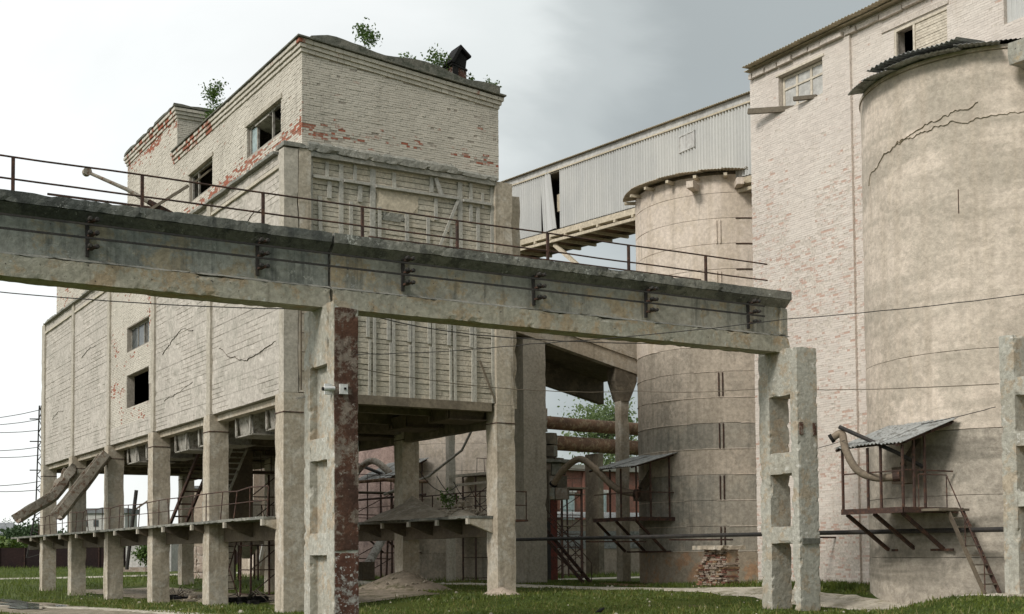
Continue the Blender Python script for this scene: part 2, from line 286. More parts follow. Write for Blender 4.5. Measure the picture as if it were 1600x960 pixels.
def bricks(name, mat, parent, O, U, Nn, length, rows, holes=(), peel=None, clip=None, rh=.0775, bl=.262, depth=.05, seed=0, jit=.0045, Vv=(0, 0, 1), gap=.011):
    """running-bond courses: O lower corner, U along, Nn outward normal. holes = (u0,u1,v0,v1); clip(u,v) False drops the brick"""
    rng = np.random.default_rng(seed); O, U, Nn, Vv = (np.array(a, float) for a in (O, U, Nn, Vv)); us = []; 
    bl0 = bl
    for r in range(rows):
        bl = bl0/2 if (r % 5 == 3 and rows > 3) else bl0
        s0 = -rng.uniform(.3, .7)*bl if r % 2 else -rng.uniform(0, .15)*bl
        u = s0+np.arange(int(length/bl)+3)*bl
        for a in u:
            a0 = max(a, 0); a1 = min(a+bl-gap*.35, length)
            if a1-a0 < .03: continue
            v0 = r*rh; v1 = v0+rh-gap*.9
            segs = [(a0, a1)]
            for h in holes:
                if v1 > h[2] and v0 < h[3]:
                    ns = []
                    for (p, q) in segs:
                        if q <= h[0] or p >= h[1]: ns.append((p, q)); continue
                        if p < h[0]-.02: ns.append((p, h[0]))
                        if q > h[1]+.02: ns.append((h[1], q))
                    segs = ns
            for p, q in segs:
                if clip and not clip((p+q)/2, v1): continue
                us.append((p, q, v0, v1))
    A = np.array(us); n = len(A); o = rng.normal(0, jit, n); uj = rng.normal(0, .0015, (n, 2)); vj = rng.normal(0, .0012, (n, 2))*min(1, gap/.010)
    a0, a1, v0, v1 = A[:, 0]+uj[:, 0], A[:, 1]+uj[:, 1], A[:, 2]+vj[:, 0], A[:, 3]+vj[:, 1]
    pk = np.array([peel((a+b)/2, c) for a, b, c in zip(A[:, 0], A[:, 1], A[:, 2])]) if peel else np.zeros(n)
    pk = pk+rng.normal(0, .12, n)+np.array([noise.noise(Vector((a*3, c*1.3, seed)))*.1 for a, c in zip(A[:, 0], A[:, 2])]); o = o-np.where(pk > .45, .008, 0)
    P = lambda u, v, w: O+np.outer(u, U)+np.outer(v, Vv)+np.outer(w, Nn)
    b = np.full(n, -depth); ch = .0015
    V = np.stack([P(a0, v0, b), P(a1, v0, b), P(a1, v1, b), P(a0, v1, b), P(a0+ch, v0+ch*.6, o), P(a1-ch, v0+ch*.6, o), P(a1-ch, v1-ch*.6, o), P(a0+ch, v1-ch*.6, o)], 1).reshape(-1, 3)
    base = (np.arange(n)*8)[:, None, None]
    flip = np.dot(np.cross(U, Vv), Nn) < 0
    q = np.array([(4, 5, 6, 7), (0, 1, 5, 4), (1, 2, 6, 5), (2, 3, 7, 6), (3, 0, 4, 7)])
    if flip: q = q[:, ::-1]
    F = (base+q[None]).reshape(-1, 4)
    return arr_mesh(name, V, F, mat, parent, {'peel': np.repeat(pk, 5), 'rnd': np.repeat(rng.random(n), 5)}, kind='stuff')
def corr_sheet(p0, U, V, w, h, pitch=.15, amp=.022, curl=None, th=.006):
    """corrugated sheet as a thin solid: waves run along V, p0 lower corner. returns MB"""
    p0, U, V = Vector(p0), Vector(U).normalized(), Vector(V).normalized(); Nn = U.cross(V); n = max(4, int(w/pitch*6)); m = 6 if curl else 1; b = MB(); vs = []
    for s in (0, 1):
        for j in range(m+1):
            for i in range(n+1):
                u = w*i/n; v = h*j/m; a = math.sin(2*math.pi*u/pitch)*amp+s*th
                q = p0+U*u+V*v+Nn*a
                if curl: q = q+Vector(curl(u/w, v/h))
                vs.append(q)
    k = (n+1)*(m+1); fs = []
    for j in range(m):
        for i in range(n):
            a = j*(n+1)+i; fs += [(a, a+n+1, a+n+2, a+1), (a+k, a+k+1, a+k+n+2, a+k+n+1)]
    for i in range(n): fs += [(i, i+1, i+1+k, i+k), (m*(n+1)+i, m*(n+1)+i+k, m*(n+1)+i+1+k, m*(n+1)+i+1)]
    for j in range(m): a = j*(n+1); fs += [(a, a+k, a+n+1+k, a+n+1), (a+n, a+2*n+1, a+2*n+1+k, a+n+k)]
    return b.add(vs, fs)
# ================================================================== GROUND
def grid_mesh(name, mat, X, Y, dz=0, mask=None):
    XX, YY = np.meshgrid(X, Y, indexing='ij'); ZZ = gza(XX, YY)+dz
    V = np.stack([XX, YY, ZZ], -1).reshape(-1, 3); a, b = len(X), len(Y)
    I = (np.arange(a-1)[:, None]*b+np.arange(b-1)[None]).ravel(); F = np.stack([I, I+b, I+b+1, I+1], 1)
    return arr_mesh(name, V, F, mat)
ax = np.concatenate([-np.geomspace(3000, 12, 26), np.arange(-10, 60.1, 1.0), np.geomspace(62, 3000, 36)])
ay = np.concatenate([-np.geomspace(3000, 12, 14), np.arange(-10, 110.1, 1.0), np.geomspace(112, 3000, 36)])
struct(grid_mesh('ground', 'ground', ax, ay))
rng0 = np.random.default_rng(5)
def track(name, mat, pts, width, dz, seed=1, wob=.35):
    """ribbon of bare earth laid over the terrain with ragged edges"""
    P = [Vector(p) for p in pts]; out = []
    for i in range(len(P)-1):
        n = max(2, int((P[i+1]-P[i]).length/.4))
        out += [P[i].lerp(P[i+1], k/n) for k in range(n)]
    out.append(P[-1]); V = []; F = []; K = 8
    for i, p in enumerate(out):
        d = (out[min(i+1, len(out)-1)]-out[max(i-1, 0)]); d = Vector((d.x, d.y)).normalized(); nn = Vector((-d.y, d.x))
        w0 = width/2+wob*noise.noise(Vector((p.x*.6, p.y*.6, seed)))+wob*.6*noise.noise(Vector((p.x*2.3, p.y*2.3, seed))); w1 = width/2+wob*noise.noise(Vector((p.x*.6, p.y*.6, seed+9)))+wob*.6*noise.noise(Vector((p.x*2.3, p.y*2.3, seed+5)))
        for k in range(K+1):
            t = -w0+(w0+w1)*k/K; q = Vector((p.x, p.y))+nn*t; V.append((q.x, q.y, gz(q.x, q.y)+dz+(.0 if 0 < k < K else -.03)))
    for i in range(len(out)-1):
        for k in range(K): a = i*(K+1)+k; F.append((a, a+K+1, a+K+2, a+1))
    return struct(arr_mesh(name, V, F, mat))
track('dirt_track', 'dirt', [(29.6, 8), (29.6, 26), (29.9, 34), (30.4, 40), (28.6, 47), (28.6, 56), (31, 68), (34, 90)], 1.9, .04, 1)
track('far_track', 'dirt', [(-30, 104), (0, 106), (20, 108), (36, 110), (56, 100)], 4.2, .035, 2, .5)
track('bare_earth', 'mud', [(20.2, 41.5), (19.6, 50), (19.5, 58), (19.5, 66), (19.5, 76)], 5.5, .02, 3, .8)
track('muddy_yard', 'mud', [(4, 74), (9, 64), (10.2, 56), (9.6, 48), (10.2, 40), (11, 30)], 3.6, .02, 4, .9)
track('earth_verge', 'dirt', [(4, 63), (9.8, 52), (11.6, 44), (13, 37)], 1.0, .032, 5, .5)
track('clay_patch', 'orange', [(32.4, 41.6), (32.9, 44), (33.2, 47)], 1.1, .04, 6, .3)
track('gravel_strip', 'dirt', [(32, 62), (40, 60), (52, 58)], 2.4, .03, 7, .4)
for i, (cx, cy, a, b) in enumerate(((10.5, 59.5, .45, 3.4), (9.9, 53.6, .7, 2.2), (9.3, 49.2, .6, 1.6), (10.6, 50.6, .3, 1.2))):
    m = MB(); pts = [(cx+math.cos(t)*a*(1+.35*noise.noise(Vector((math.cos(t)*2, math.sin(t)*2, i)))), cy+math.sin(t)*b*(1+.35*noise.noise(Vector((math.sin(t)*2, math.cos(t)*2, i+4))))) for t in np.linspace(0, 2*math.pi, 40, endpoint=False)]
    zz = max(gz(x, y) for x, y in pts)+.045
    m.add([(x, y, zz) for x, y in pts], [tuple(range(40))]); struct(m.build('puddle', 'water'))
# ------------------------------------------------------------------ grass blades
def in_track(x, y):
    t = (np.abs(x-np.interp(y, [8, 26, 34, 40, 47, 56, 68, 90], [29.6, 29.6, 29.9, 30.4, 28.6, 28.6, 31, 34])) < 1.05)
    t |= (np.abs(y-np.interp(x, [-30, 0, 20, 36, 56], [104, 106, 108, 110, 100])) < 2.0)
    t |= (x > 16.4) & (x < 22.6) & (y > 41.5) & (y < 78)
    xm = np.interp(y, [30, 40, 48, 56, 64, 74], [11, 10.2, 9.6, 10.2, 9, 4]); t |= (np.abs(x-xm) < 1.7) & (y < 72)
    return t
def grass(name, n, x0, x1, y0, y1, h, seed):
    """loose blades; denser and taller in clumps"""
    rg = np.random.default_rng(seed); x = rg.uniform(x0, x1, n); y = rg.uniform(y0, y1, n)
    cz = (.515*x+.8559*y); px = 800+2043*(.857*x-.5153*y)/cz; k = (cz > 20) & (px > -40) & (px < 1640) & ~in_track(x, y)
    k &= ~((x > 33) & (x < 44) & (y < 37)) & ((x-34.2)**2+(y-27.2)**2 > 16.9)
    dens = np.array([noise.noise(Vector((a*.7, b*.7, 3.3))) for a, b in zip(x, y)]) ; k &= dens+rg.uniform(-.5, .6, n) > -.12
    x, y = x[k], y[k]; n = len(x); z = gza(x, y)-.02; a = rg.uniform(0, 2*np.pi, n); hh = h*rg.uniform(.4, 1.25, n)*(1+.8*np.clip(np.array([noise.noise(Vector((a_*.35, b_*.35, seed))) for a_, b_ in zip(x, y)]), 0, 1)); w = .018+.02*rg.random(n)
    ln = rg.normal(0, .35, (n, 2))*hh[:, None]
    c, s = np.cos(a)*w, np.sin(a)*w
    V = np.stack([np.stack([x-c, y-s, z], 1), np.stack([x+c, y+s, z], 1), np.stack([x+ln[:, 0], y+ln[:, 1], z+hh], 1)], 1).reshape(-1, 3)
    o = arr_mesh(name, V, np.arange(3*n).reshape(-1, 3), 'grassblade', None, kind='stuff'); return o
tag(grass('grass', 200000, 6, 36, 18, 62, .095, 1), 'short patchy green grass covering the yard around the pillars', 'grass')
tag(grass('meadow_grass', 60000, -5, 60, 62, 165, .30, 2), 'sparser grass behind the building towards the dark fence', 'grass')
o = grass('dry_grass', 14000, 6, 34, 18, 62, .15, 7); o.data.materials[0] = M['strawblade']; tag(o, 'scattered taller straw-coloured grass stems in the yard', 'grass')
tag(grass('weeds', 14000, 31.4, 33.0, 18, 42, .22, 3), 'tall weeds along the foot of the brick tower', 'weeds')
# ================================================================== BUNKER BUILDING
X0, Y0 = 15.16, 39.26; ZB, ZT = 7.0, 14.95
CY = [39.26, 46.7, 54.1, 61.5, 68.9, 76.0]
B = thing('bunker_building', 'tall whitewashed brick and concrete bunker building standing on rows of columns', 'building', (X0, Y0, 0))
for i, y in enumerate(CY):
    for j, x in enumerate((X0, 23.03)):
        z0 = gz(x+.3, y+.3)-.4
        m = MB().rough(x, x+.74, y, y+.76, z0, ZB+.02, .4, .012, .035, i+j*9); m.build('column', 'column', B)
        m = MB().rough(x+.01, x+.50 if j == 0 else x+.70, y+.01, y+.44 if i < 5 else y+.74, ZB+.025, ZT, .35, .014, .03, i+j*9+30); m.build('pilaster', 'column_w' if j == 0 else 'column', B)
        m = MB().box(x-.012, x+.752, y-.012, y+.772, ZB-.62, ZB-.585); m.build('steel_strap', 'rust', B)
# corner post: wide front face of the upper storey
MB().rough(X0+.515, X0+.95, Y0+.012, Y0+.5, ZB+.05, ZT+.05, .35, .014, .03, 71).build('corner_post', 'column', B, label='buff concrete corner post with black stained head')
MB().rough(X0-.02, X0+.99, Y0-.03, Y0+.7, ZT+.055, ZT+.20, .2, .02, .04, 72).build('post_cap', 'ledge', B)
# board marked side panels (relief of courses)
def panel(y0, y1, z0, z1, x, seed, holes=()):
    rg = random.Random(seed); V = []; F = []; z = z0; ny = int((y1-y0)/.3)
    while z < z1-.02:
        h = min(rg.uniform(.15, .22), z1-z); off = rg.gauss(0, .005); sag = 0
        zz = [z, z+.010, z+h-.010, z+h]; o = len(V); g0 = rg.choice((.2, .6, 1, 1.5)) 
        for j in range(ny+1):
            y = y0+(y1-y0)*j/ny
            for q, a in enumerate(zz):
                zj = z if q == 0 else z+h
                d = 0 if q in (1, 2) else max(0, noise.noise(Vector((y*.55, zj*.9, seed)))*.09+.006+.02*noise.noise(Vector((y*3.5, zj*9, seed))))
                br = .03 if noise.noise(Vector((y*1.6, a*2.5, seed))) > .52 else 0
                V.append((x+d+off+br+.012*noise.noise(Vector((y*1.5, a*2, seed))), y, a+sag*math.sin(j*.7)))
        for j in range(ny):
            for k in range(3): a = o+j*4+k; F.append((a, a+1, a+5, a+4))
        z += h
    m = MB(); m.add(V, F); m.box(x+.05, x+.3, y0, y1, z0, z1)
    return m
for i in range(5):
    ya, yb = CY[i]+.44, CY[i+1]+.01
    if i != 2:
        o = panel(ya, yb, ZB+.02, ZT-.05, X0+.10, i+3).build('board_marked_panel', 'board_w', B)
    else:
        panel(ya, yb, ZB+.02, ZB+.75, X0+.10, i+3).build('board_marked_panel', 'board_w', B)
def wallcrack(pts, w, seed):
    m = MB(); vs = []; P = [Vector((0, a, b)) for a, b in pts]; out = []
    for a, b in zip(P, P[1:]): out += [a.lerp(b, k/10) for k in range(10)]
    out.append(P[-1])
    for i, p in enumerate(out):
        z = p.z+.10*noise.noise(Vector((i*.2, seed, 0)))+.05*noise.noise(Vector((i*.8, seed, 4))); ww = w*(.35+1.3*abs(noise.noise(Vector((i*.5, seed, 9)))))
        x = X0+.088; vs += [(x, p.y, z-ww), (x+.02, p.y, z), (x-.012, p.y, z+ww)]
    m.add(vs, [(3*i, 3*i+3, 3*i+4, 3*i+1) for i in range(len(out)-1)]+[(3*i+1, 3*i+4, 3*i+5, 3*i+2) for i in range(len(out)-1)]); m.build('wall_crack', 'hopper_d', B)
wallcrack([(45.9, 9.35), (44.6, 8.85), (43.2, 8.55), (41.9, 8.6), (40.2, 8.8)], .017, 1); wallcrack([(45.6, 12.75), (44.0, 13.0), (42.6, 13.45), (41.4, 13.5)], .009, 2)
wallcrack([(53.1, 10.1), (51.8, 10.5), (50.4, 10.75), (49, 10.5)], .016, 3); wallcrack([(52.6, 12.7), (51.5, 12.8), (50.2, 13.1), (49.4, 13.1)], .008, 4); wallcrack([(52.8, 8.15), (51, 8.3), (49, 8.5)], .008, 5)
wallcrack([(67.5, 11.9), (66, 12.1), (64.4, 12.1)], .009, 6); wallcrack([(74.2, 9.4), (72.6, 9.7), (71.4, 9.6)], .010, 7)
# brick infill bay with two openings  (u runs along +y from ya)
ya, yb = CY[2]+.44, CY[3]+.01
H1 = (55.15, 58.7, 10.97, 12.05); H2 = (55.15, 58.7, 8.45, 9.9)
hol = [(a-ya, b-ya, c-(ZB+.75), d-(ZB+.75)) for a, b, c, d in (H1, H2)]
def brokenclip(u, v):
    # the lower opening has a ragged corner and sill
    y = u+ya; z = v+ZB+.75
    return not (abs(y-55.0) < .25+.25*noise.noise(Vector((0, 0, z*4))) and 8.3 < z < 9.2)
bricks('brick_infill', 'brick_w', B, (X0+.10, ya, ZB+.75), (0, 1, 0), (-1, 0, 0), yb-ya, int((ZT-.05-ZB-.75)/.0775), hol, lambda u, v: .12+.26*max(0, noise.noise(Vector((u*.9, v*.9, 4))))*2, brokenclip, seed=3)
m = MB()
def wall_with_holes(m, x0, x1, y0, y1, z0, z1, holes):
    """solid wall in the yz plane with rectangular holes sorted by y, same y-range allowed"""
    ys = sorted({y0, y1, *[h[0] for h in holes], *[h[1] for h in holes]}); zs = sorted({z0, z1, *[h[2] for h in holes], *[h[3] for h in holes]})
    for a, b in zip(ys, ys[1:]):
        for c, d in zip(zs, zs[1:]):
            if any(a >= h[0]-1e-6 and b <= h[1]+1e-6 and c >= h[2]-1e-6 and d <= h[3]+1e-6 for h in holes): continue
            m.box(x0, x1, a, b, c, d)
wall_with_holes(m, X0+.115, X0+.45, ya, yb, ZB+.75, ZT-.05, [H1, H2]); m.build('infill_backing', 'mortar', B)
def window(parent, x, y0, y1, z0, z1, mull=(), fw=.07, depth=.08, panes=True, mat='cream', trans=None, open_=None, pm='glass', openpanes=()):
    """frame in a yz opening, members butted; panes are sub-parts"""
    m = MB(); m.box(x, x+depth, y0, y1, z0, z0+fw); m.box(x, x+depth, y0, y1, z1-fw, z1); m.box(x, x+depth, y0, y0+fw, z0+fw, z1-fw); m.box(x, x+depth, y1-fw, y1, z0+fw, z1-fw)
    for t in mull: m.box(x+.004, x+depth-.004, y0+(y1-y0)*t-fw/2, y0+(y1-y0)*t+fw/2, z0+fw, z1-fw)
    w = m.build('window', mat, parent); edges = [0, *mull, 1]
    for i in range(len(edges)-1):
        if i in openpanes: continue
        a = y0+(y1-y0)*edges[i]+fw*.6; b = y0+(y1-y0)*edges[i+1]-fw*.6
        MB().box(x+.03, x+.038, a, b, z0+fw, z1-fw).build('pane', pm, w)
    return w
window(B, X0+.30, H1[0]+.01, H1[1]-.01, H1[2]+.01, H1[3]-.01, (.3, .42, .7), openpanes=(1,), mat='hopper')
# dark rooms behind the openings and inner shell of the bunker
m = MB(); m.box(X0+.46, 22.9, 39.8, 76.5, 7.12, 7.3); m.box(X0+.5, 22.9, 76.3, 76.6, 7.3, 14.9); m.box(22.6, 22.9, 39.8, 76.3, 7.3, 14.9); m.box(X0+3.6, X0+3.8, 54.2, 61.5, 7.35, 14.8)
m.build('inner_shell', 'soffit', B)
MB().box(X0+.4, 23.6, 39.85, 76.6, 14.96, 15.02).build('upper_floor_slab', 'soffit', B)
# soffit beams
for y in CY:
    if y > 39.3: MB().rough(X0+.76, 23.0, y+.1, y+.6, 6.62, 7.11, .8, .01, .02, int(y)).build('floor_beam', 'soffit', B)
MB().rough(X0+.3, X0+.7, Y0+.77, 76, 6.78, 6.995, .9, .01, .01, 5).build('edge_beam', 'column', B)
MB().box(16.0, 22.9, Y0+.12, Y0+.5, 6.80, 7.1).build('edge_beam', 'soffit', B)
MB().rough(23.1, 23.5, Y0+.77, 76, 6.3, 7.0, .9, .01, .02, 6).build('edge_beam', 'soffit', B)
for k in range(11):
    y = 41.2+k*3.35
    MB().box(16.2, 22.8, y, y+.25, 6.75, 7.115).build('floor_rib', 'soffit', B)
# hoppers below the floor, two rows
def hopper(x, y, mat, w=1.5, z0=6.12):
    m = MB(); a = w/2; b = w*.42; z1 = 6.98
    m.add([(x+s*a, y+t*a, z1) for s, t in ((-1, -1), (1, -1), (1, 1), (-1, 1))]+[(x+s*b, y+t*b, z0) for s, t in ((-1, -1), (1, -1), (1, 1), (-1, 1))], [(0, 1, 5, 4), (1, 2, 6, 5), (2, 3, 7, 6), (3, 0, 4, 7)])
    h = m.build('hopper', mat, B)
    f = MB(); c = b+.14; f.box(x-c, x+c, y-c, y+c, z0-.05, z0); f.build('flange', mat, h)
    for s in (-1, 1):
        g = MB(); g.bar((x-a-.02, y+s*(a-.08), z1), (x-b-.16, y+s*(b), z0), .14, .05, (1, 0, 0)); g.build('side_rib', 'hopper' if mat == 'hopper' else mat, h)
for i in range(5):
    for k in (0, 1):
        y = CY[i]+2.35+k*3.1
        if i >= 3: continue
        hopper(16.62, y, 'hopper', 1.7); 
for i in range(5):
    for k in (0, 1): hopper(22.2, CY[i]+1.35+k*3.3, 'hopper_d', 1.5, 6.55)
# front wall: formwork boards (individual), battens, ledger
rg = random.Random(11); z = ZB+.08; k = 0
while z < ZT-.08:
    h = min(rg.uniform(.14, .20), ZT-z); xs = [16.13, rg.uniform(18, 19.5), rg.uniform(20.5, 22), 23.02]
    for a, b in zip(xs, xs[1:]):
        y = Y0+.20+rg.gauss(0, .008)
        m = MB(); t = rg.gauss(0, .008); n = 6; vs = []
        for q in range(n+1):
            x = a+(b-a-.006)*q/n; w1 = .004*noise.noise(Vector((x*2, z*5, 1))); yy = y+.012*noise.noise(Vector((x*1.2, z*3, 8)))
            lo_, hi_ = z+.006+w1, z+h-.010-abs(noise.noise(Vector((x*2.5, z*4, 2))))*.018
            vs += [(x, yy, lo_), (x, yy+.05, lo_), (x, yy+.05, hi_), (x, yy, hi_)]
        fs = []
        for q in range(n):
            o = q*4; fs += [(o, o+4, o+7, o+3), (o+3, o+7, o+6, o+2), (o, o+1, o+5, o+4)]
        fs += [(0, 3, 2, 1), (n*4, n*4+1, n*4+2, n*4+3)]
        m.add(vs, fs); m.build('board', 'timber', B)
    z += h
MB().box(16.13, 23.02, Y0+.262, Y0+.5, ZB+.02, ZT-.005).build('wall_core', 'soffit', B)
def bx(px, z):        # board position along the wall (metres) from the survey of batten marks
    return px
def batten(x0, z0, x1, z1, w=.11, th=.055, y=Y0+.19, mat='batten'):
    MB().bar((x0, y-th/2, z0), (x1, y-th/2, z1), w, th, (0, 1, 0)).build('batten', mat, B)
BT = [  # x, z_bottom, z_top, width
 (16.16, 7.1, 14.75, .10), (23.0, 7.1, 14.9, .13), (17.22, 11.6, 14.72, .15), (18.35, 11.6, 14.72, .19), (21.7, 11.4, 14.75, .17),
 (16.72, 14.22, 14.72, .12), (17.72, 14.25, 14.78, .12), (19.17, 14.10, 14.72, .13), (20.58, 14.25, 14.8, .13), (22.14, 14.2, 14.78, .12), (22.62, 13.95, 14.5, .09),
 (16.80, 13.52, 14.08, .15), (17.90, 13.55, 14.10, .15), (20.75, 13.30, 14.05, .13), (22.14, 13.42, 14.02, .12),
 (16.50, 11.5, 13.55, .13), (17.57, 11.5, 13.52, .12), (18.62, 11.5, 13.48, .12), (19.66, 11.5, 13.42, .14), (20.45, 11.5, 13.35, .12), (21.35, 11.5, 13.2, .11), (22.42, 11.5, 13.95, .12),
 (18.42, 7.06, 11.4, .10), (19.12, 7.06, 11.4, .11), (19.86, 7.06, 11.4, .10), (20.64, 7.06, 11.4, .12), (21.47, 7.06, 11.4, .10), (22.26, 7.06, 11.4, .11), (17.7, 7.06, 11.4, .1), (17.0, 7.06, 11.4, .1),
 (18.18, 9.05, 11.4, .12), (18.94, 9.0, 11.4, .12), (19.72, 9.0, 11.4, .12), (20.48, 9.0, 11.4, .12), (21.24, 9.0, 11.4, .12), (22.12, 9.0, 11.4, .12),
 (18.22, 7.06, 8.95, .08), (19.0, 7.06, 8.92, .08), (19.76, 7.06, 8.9, .08), (20.52, 7.06, 8.9, .08), (21.30, 7.06, 8.9, .08), (22.16, 7.06, 8.9, .08)]
for x, a, b, w in BT: batten(x, a, x+rg.gauss(0, .015), b, w)
batten(20.72, 14.75, 20.98, 14.12, .14, .05, Y0+.13); batten(21.60, 14.1, 20.85, 12.35, .10, .05, Y0+.13); batten(22.42, 8.55, 23.06, 7.1, .06, .05, Y0+.12, 'wood')
for a, b, z in ((16.2, 17.14, 14.16), (17.31, 18.25, 14.17), (18.46, 21.6, 14.15), (21.8, 22.93, 14.12)):
    m = MB(); m.box(a, b, Y0+.06, Y0+.19, z-.04, z+.05); m.build('ledger', 'batten', B)
MB().rough(16.1, 23.05, Y0+.0, Y0+.25, ZT-.16, ZT-.0, .3, .008, .02, 8).build('top_timber', 'ledge', B, label='dark weathered timber along the top of the board wall')
m = MB(); m.rough(18.5, 20.1, Y0+.165, Y0+.21, 13.35, 14.02, .16, .02, .09, 17); m.build('plaster_patch', 'plaster', B)
m = MB(); m.rough(18.7, 19.6, Y0+.16, Y0+.215, 13.05, 13.35, .12, .02, .09, 18); m.build('plaster_patch', 'ledge', B)
# splashed concrete band between boards and brick
m = MB(); m.rough(16.0, 23.1, Y0-.05, Y0+.5, ZT+.003, ZT+.34, .12, .035, .09, 21, warp=lambda p: (p.x, p.y+(.10 if p.z > ZT+.25 else 0), p.z-(.12 if p.x > 21.5 and p.z > ZT+.2 else 0))); m.build('splashed_concrete_band', 'ledge', B)
# side ledge
for i in range(5):
    m = MB(); m.rough(X0-.09, X0+.5, CY[i]+(.75 if i == 0 else .02), CY[i+1], ZT-.045, ZT+.07, .25, .03, .06, 40+i); m.build('side_ledge', 'ledge', B)
    if i != 2: MB().rough(X0+.02, X0+.09, CY[i]+.46, CY[i+1]-.01, ZT-.55, ZT-.44, .3, .01, .02, 50+i).build('shutter_board', 'timber', B)
# ---------------- brick superstructure
XB, YB, XR = 15.82, 39.36, 23.24
ZS = 15.03
def roofz(x): return 18.66-.085*(x-XB)
def peel_front(u, v):
    z = v+ZS; d = .46*math.exp(-((z-15.7)/.30)**2)*(1 if u < 4.2 else .45)+.5*math.exp(-((u-6.9)/.8)**2-((z-15.55)/.25)**2)
    return d*(.30+max(0, noise.noise(Vector((u*1.3, v*5, 7))))*1.1+max(0, noise.noise(Vector((u*4, v*9, 1))))*1.3)+.12
bricks('brick_facing', 'brick_w', B, (XB, YB, ZS), (1, 0, 0), (0, -1, 0), XR-XB, 46, (), peel_front, lambda u, v: v+ZS < roofz(XB+u)-.45, seed=1)
W1 = (41.23, 44.6, 16.1, 17.26); W2 = (48.48, 51.42, 16.08, 17.24)
def peel_side(u, v):
    y = u+YB; z = v+ZS; d = .75*math.exp(-((z-15.75)/.30)**2)*(1 if y < 49 else .55)*(1 if y > 40.3 else .8)
    d += .5*math.exp(-((y-39.4)/.5)**2-((z-15.95)/.45)**2)+.35*math.exp(-((z-18.35)/.2)**2)*(1 if y > 46 else .2)
    return d*(.40+max(0, noise.noise(Vector((u*.9, v*2.5, 2))))*1.1+max(0, noise.noise(Vector((u*4, v*9, 5))))*.9)+.1
bricks('brick_facing', 'brick_w', B, (XB, YB, ZS), (0, 1, 0), (-1, 0, 0), 53.1-YB, 42, [(a-YB, b-YB, c-ZS, d-ZS) for a, b, c, d in (W1, W2)], peel_side, seed=2)
m = MB(); m.prism([(XB+.02, ZS), (XR, ZS), (XR, roofz(XR)-.08), (XB+.02, roofz(XB)-.08)], 1, YB+.010, YB+.3)
m.build('brick_core', 'mortar', B)
m = MB(); wall_with_holes(m, XB+.015, XB+.35, YB+.3, 53.1, ZS, 18.5, [W1, W2]); m.build('brick_core', 'mortar', B)
m = MB(); m.prism([(YB+.31, ZS), (53.1, ZS), (53.1, 17.9), (YB+.31, 17.9)], 0, XR-.32, XR); m.build('brick_core', 'mortar', B)
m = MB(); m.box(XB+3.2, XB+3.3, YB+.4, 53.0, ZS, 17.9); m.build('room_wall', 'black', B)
# stepped cornice: three brick courses stepping out, front (sloping) and side
sl = Vector((1, 0, -.085)).normalized(); vv = Vector((.085, 0, 1)).normalized()
for k in range(3):
    e = .05+.055*k; z = roofz(XB)-.45+.14*k+.005
    bricks('cornice_course', 'brick_w', B, (XB-e, YB-e, z), tuple(sl), (0, -1, 0), XR-XB+2*e, 1, (), lambda u, v: .15+.3*max(0, noise.noise(Vector((u, k, 3)))), seed=20+k, rh=.13, bl=.26, depth=.3+e, Vv=tuple(vv))
    bricks('cornice_course', 'brick_w', B, (XB-e, YB-e+.01, z), (0, 1, 0), (-1, 0, 0), 53.5-YB+e, 1, (), lambda u, v: .10+.3*max(0, noise.noise(Vector((u, k, 5))))+(.3 if u > 9 else 0), seed=24+k, rh=.13, bl=.26, depth=.3+e)
m = MB(); m.prism([(XB-.22, roofz(XB)-.02), (XR+.2, roofz(XR)-.02), (XR+.2, roofz(XR)+.03), (XB-.22, roofz(XB)+.03)], 1, YB-.24, 53.3); m.build('roof_sheet', 'felt', B)
def rf(p):
    t = noise.noise(Vector((p.x*.5, p.y*.5, 4))); e = min(1, max(0, (p.x-XB)/.8))
    return (p.x, p.y, (roofz(p.x)+.035) if p.z < .5 else roofz(p.x)+.06+.42*e*(.75+.5*t)+.06*noise.noise(Vector((p.x*4, p.y*4, 1))))
m = MB(); m.rough(XB+.3, XR+.05, YB-.05, 53.0, 0, 1, .3, .03, .06, 61, warp=rf); m.build('roof', 'felt', B, label='mossy broken felt roof covering with humps')
# windows: grey frames with tilted casements
w = window(B, XB+.12, W1[0]+.02, W1[1]-.02, W1[2]+.02, W1[3]-.02, (.33, .78), .09, openpanes=(0, 1, 2), mat='hopper')
MB().prism([(XB+.05, 17.05), (XB+.75, 16.85), (XB+.75, 16.90), (XB+.05, 17.10)], 1, 42.5, 43.9).build('tilted_casement', 'hopper', w)
MB().box(XB+.16, XB+.175, 44.0, 44.45, 16.2, 17.1).build('pane', 'paleglass', w)
w = window(B, XB+.12, W2[0]+.02, W2[1]-.02, W2[2]+.02, W2[3]-.02, (.72,), .09, openpanes=(0, 1), mat='hopper')
MB().prism([(XB+.1, 16.8), (XB+.5, 17.15), (XB+.5, 17.2), (XB+.06, 16.86)], 1, 49.2, 51.0).build('tilted_casement', 'wood', w)
for W_ in (W1, W2): 
    m = MB(); m.rough(XB-.05, XB+.12, W_[0]-.12, W_[1]+.12, W_[3]-.03, W_[3]+.12, .3, .008, .02, 3); m.build('lintel', 'column_w', B)
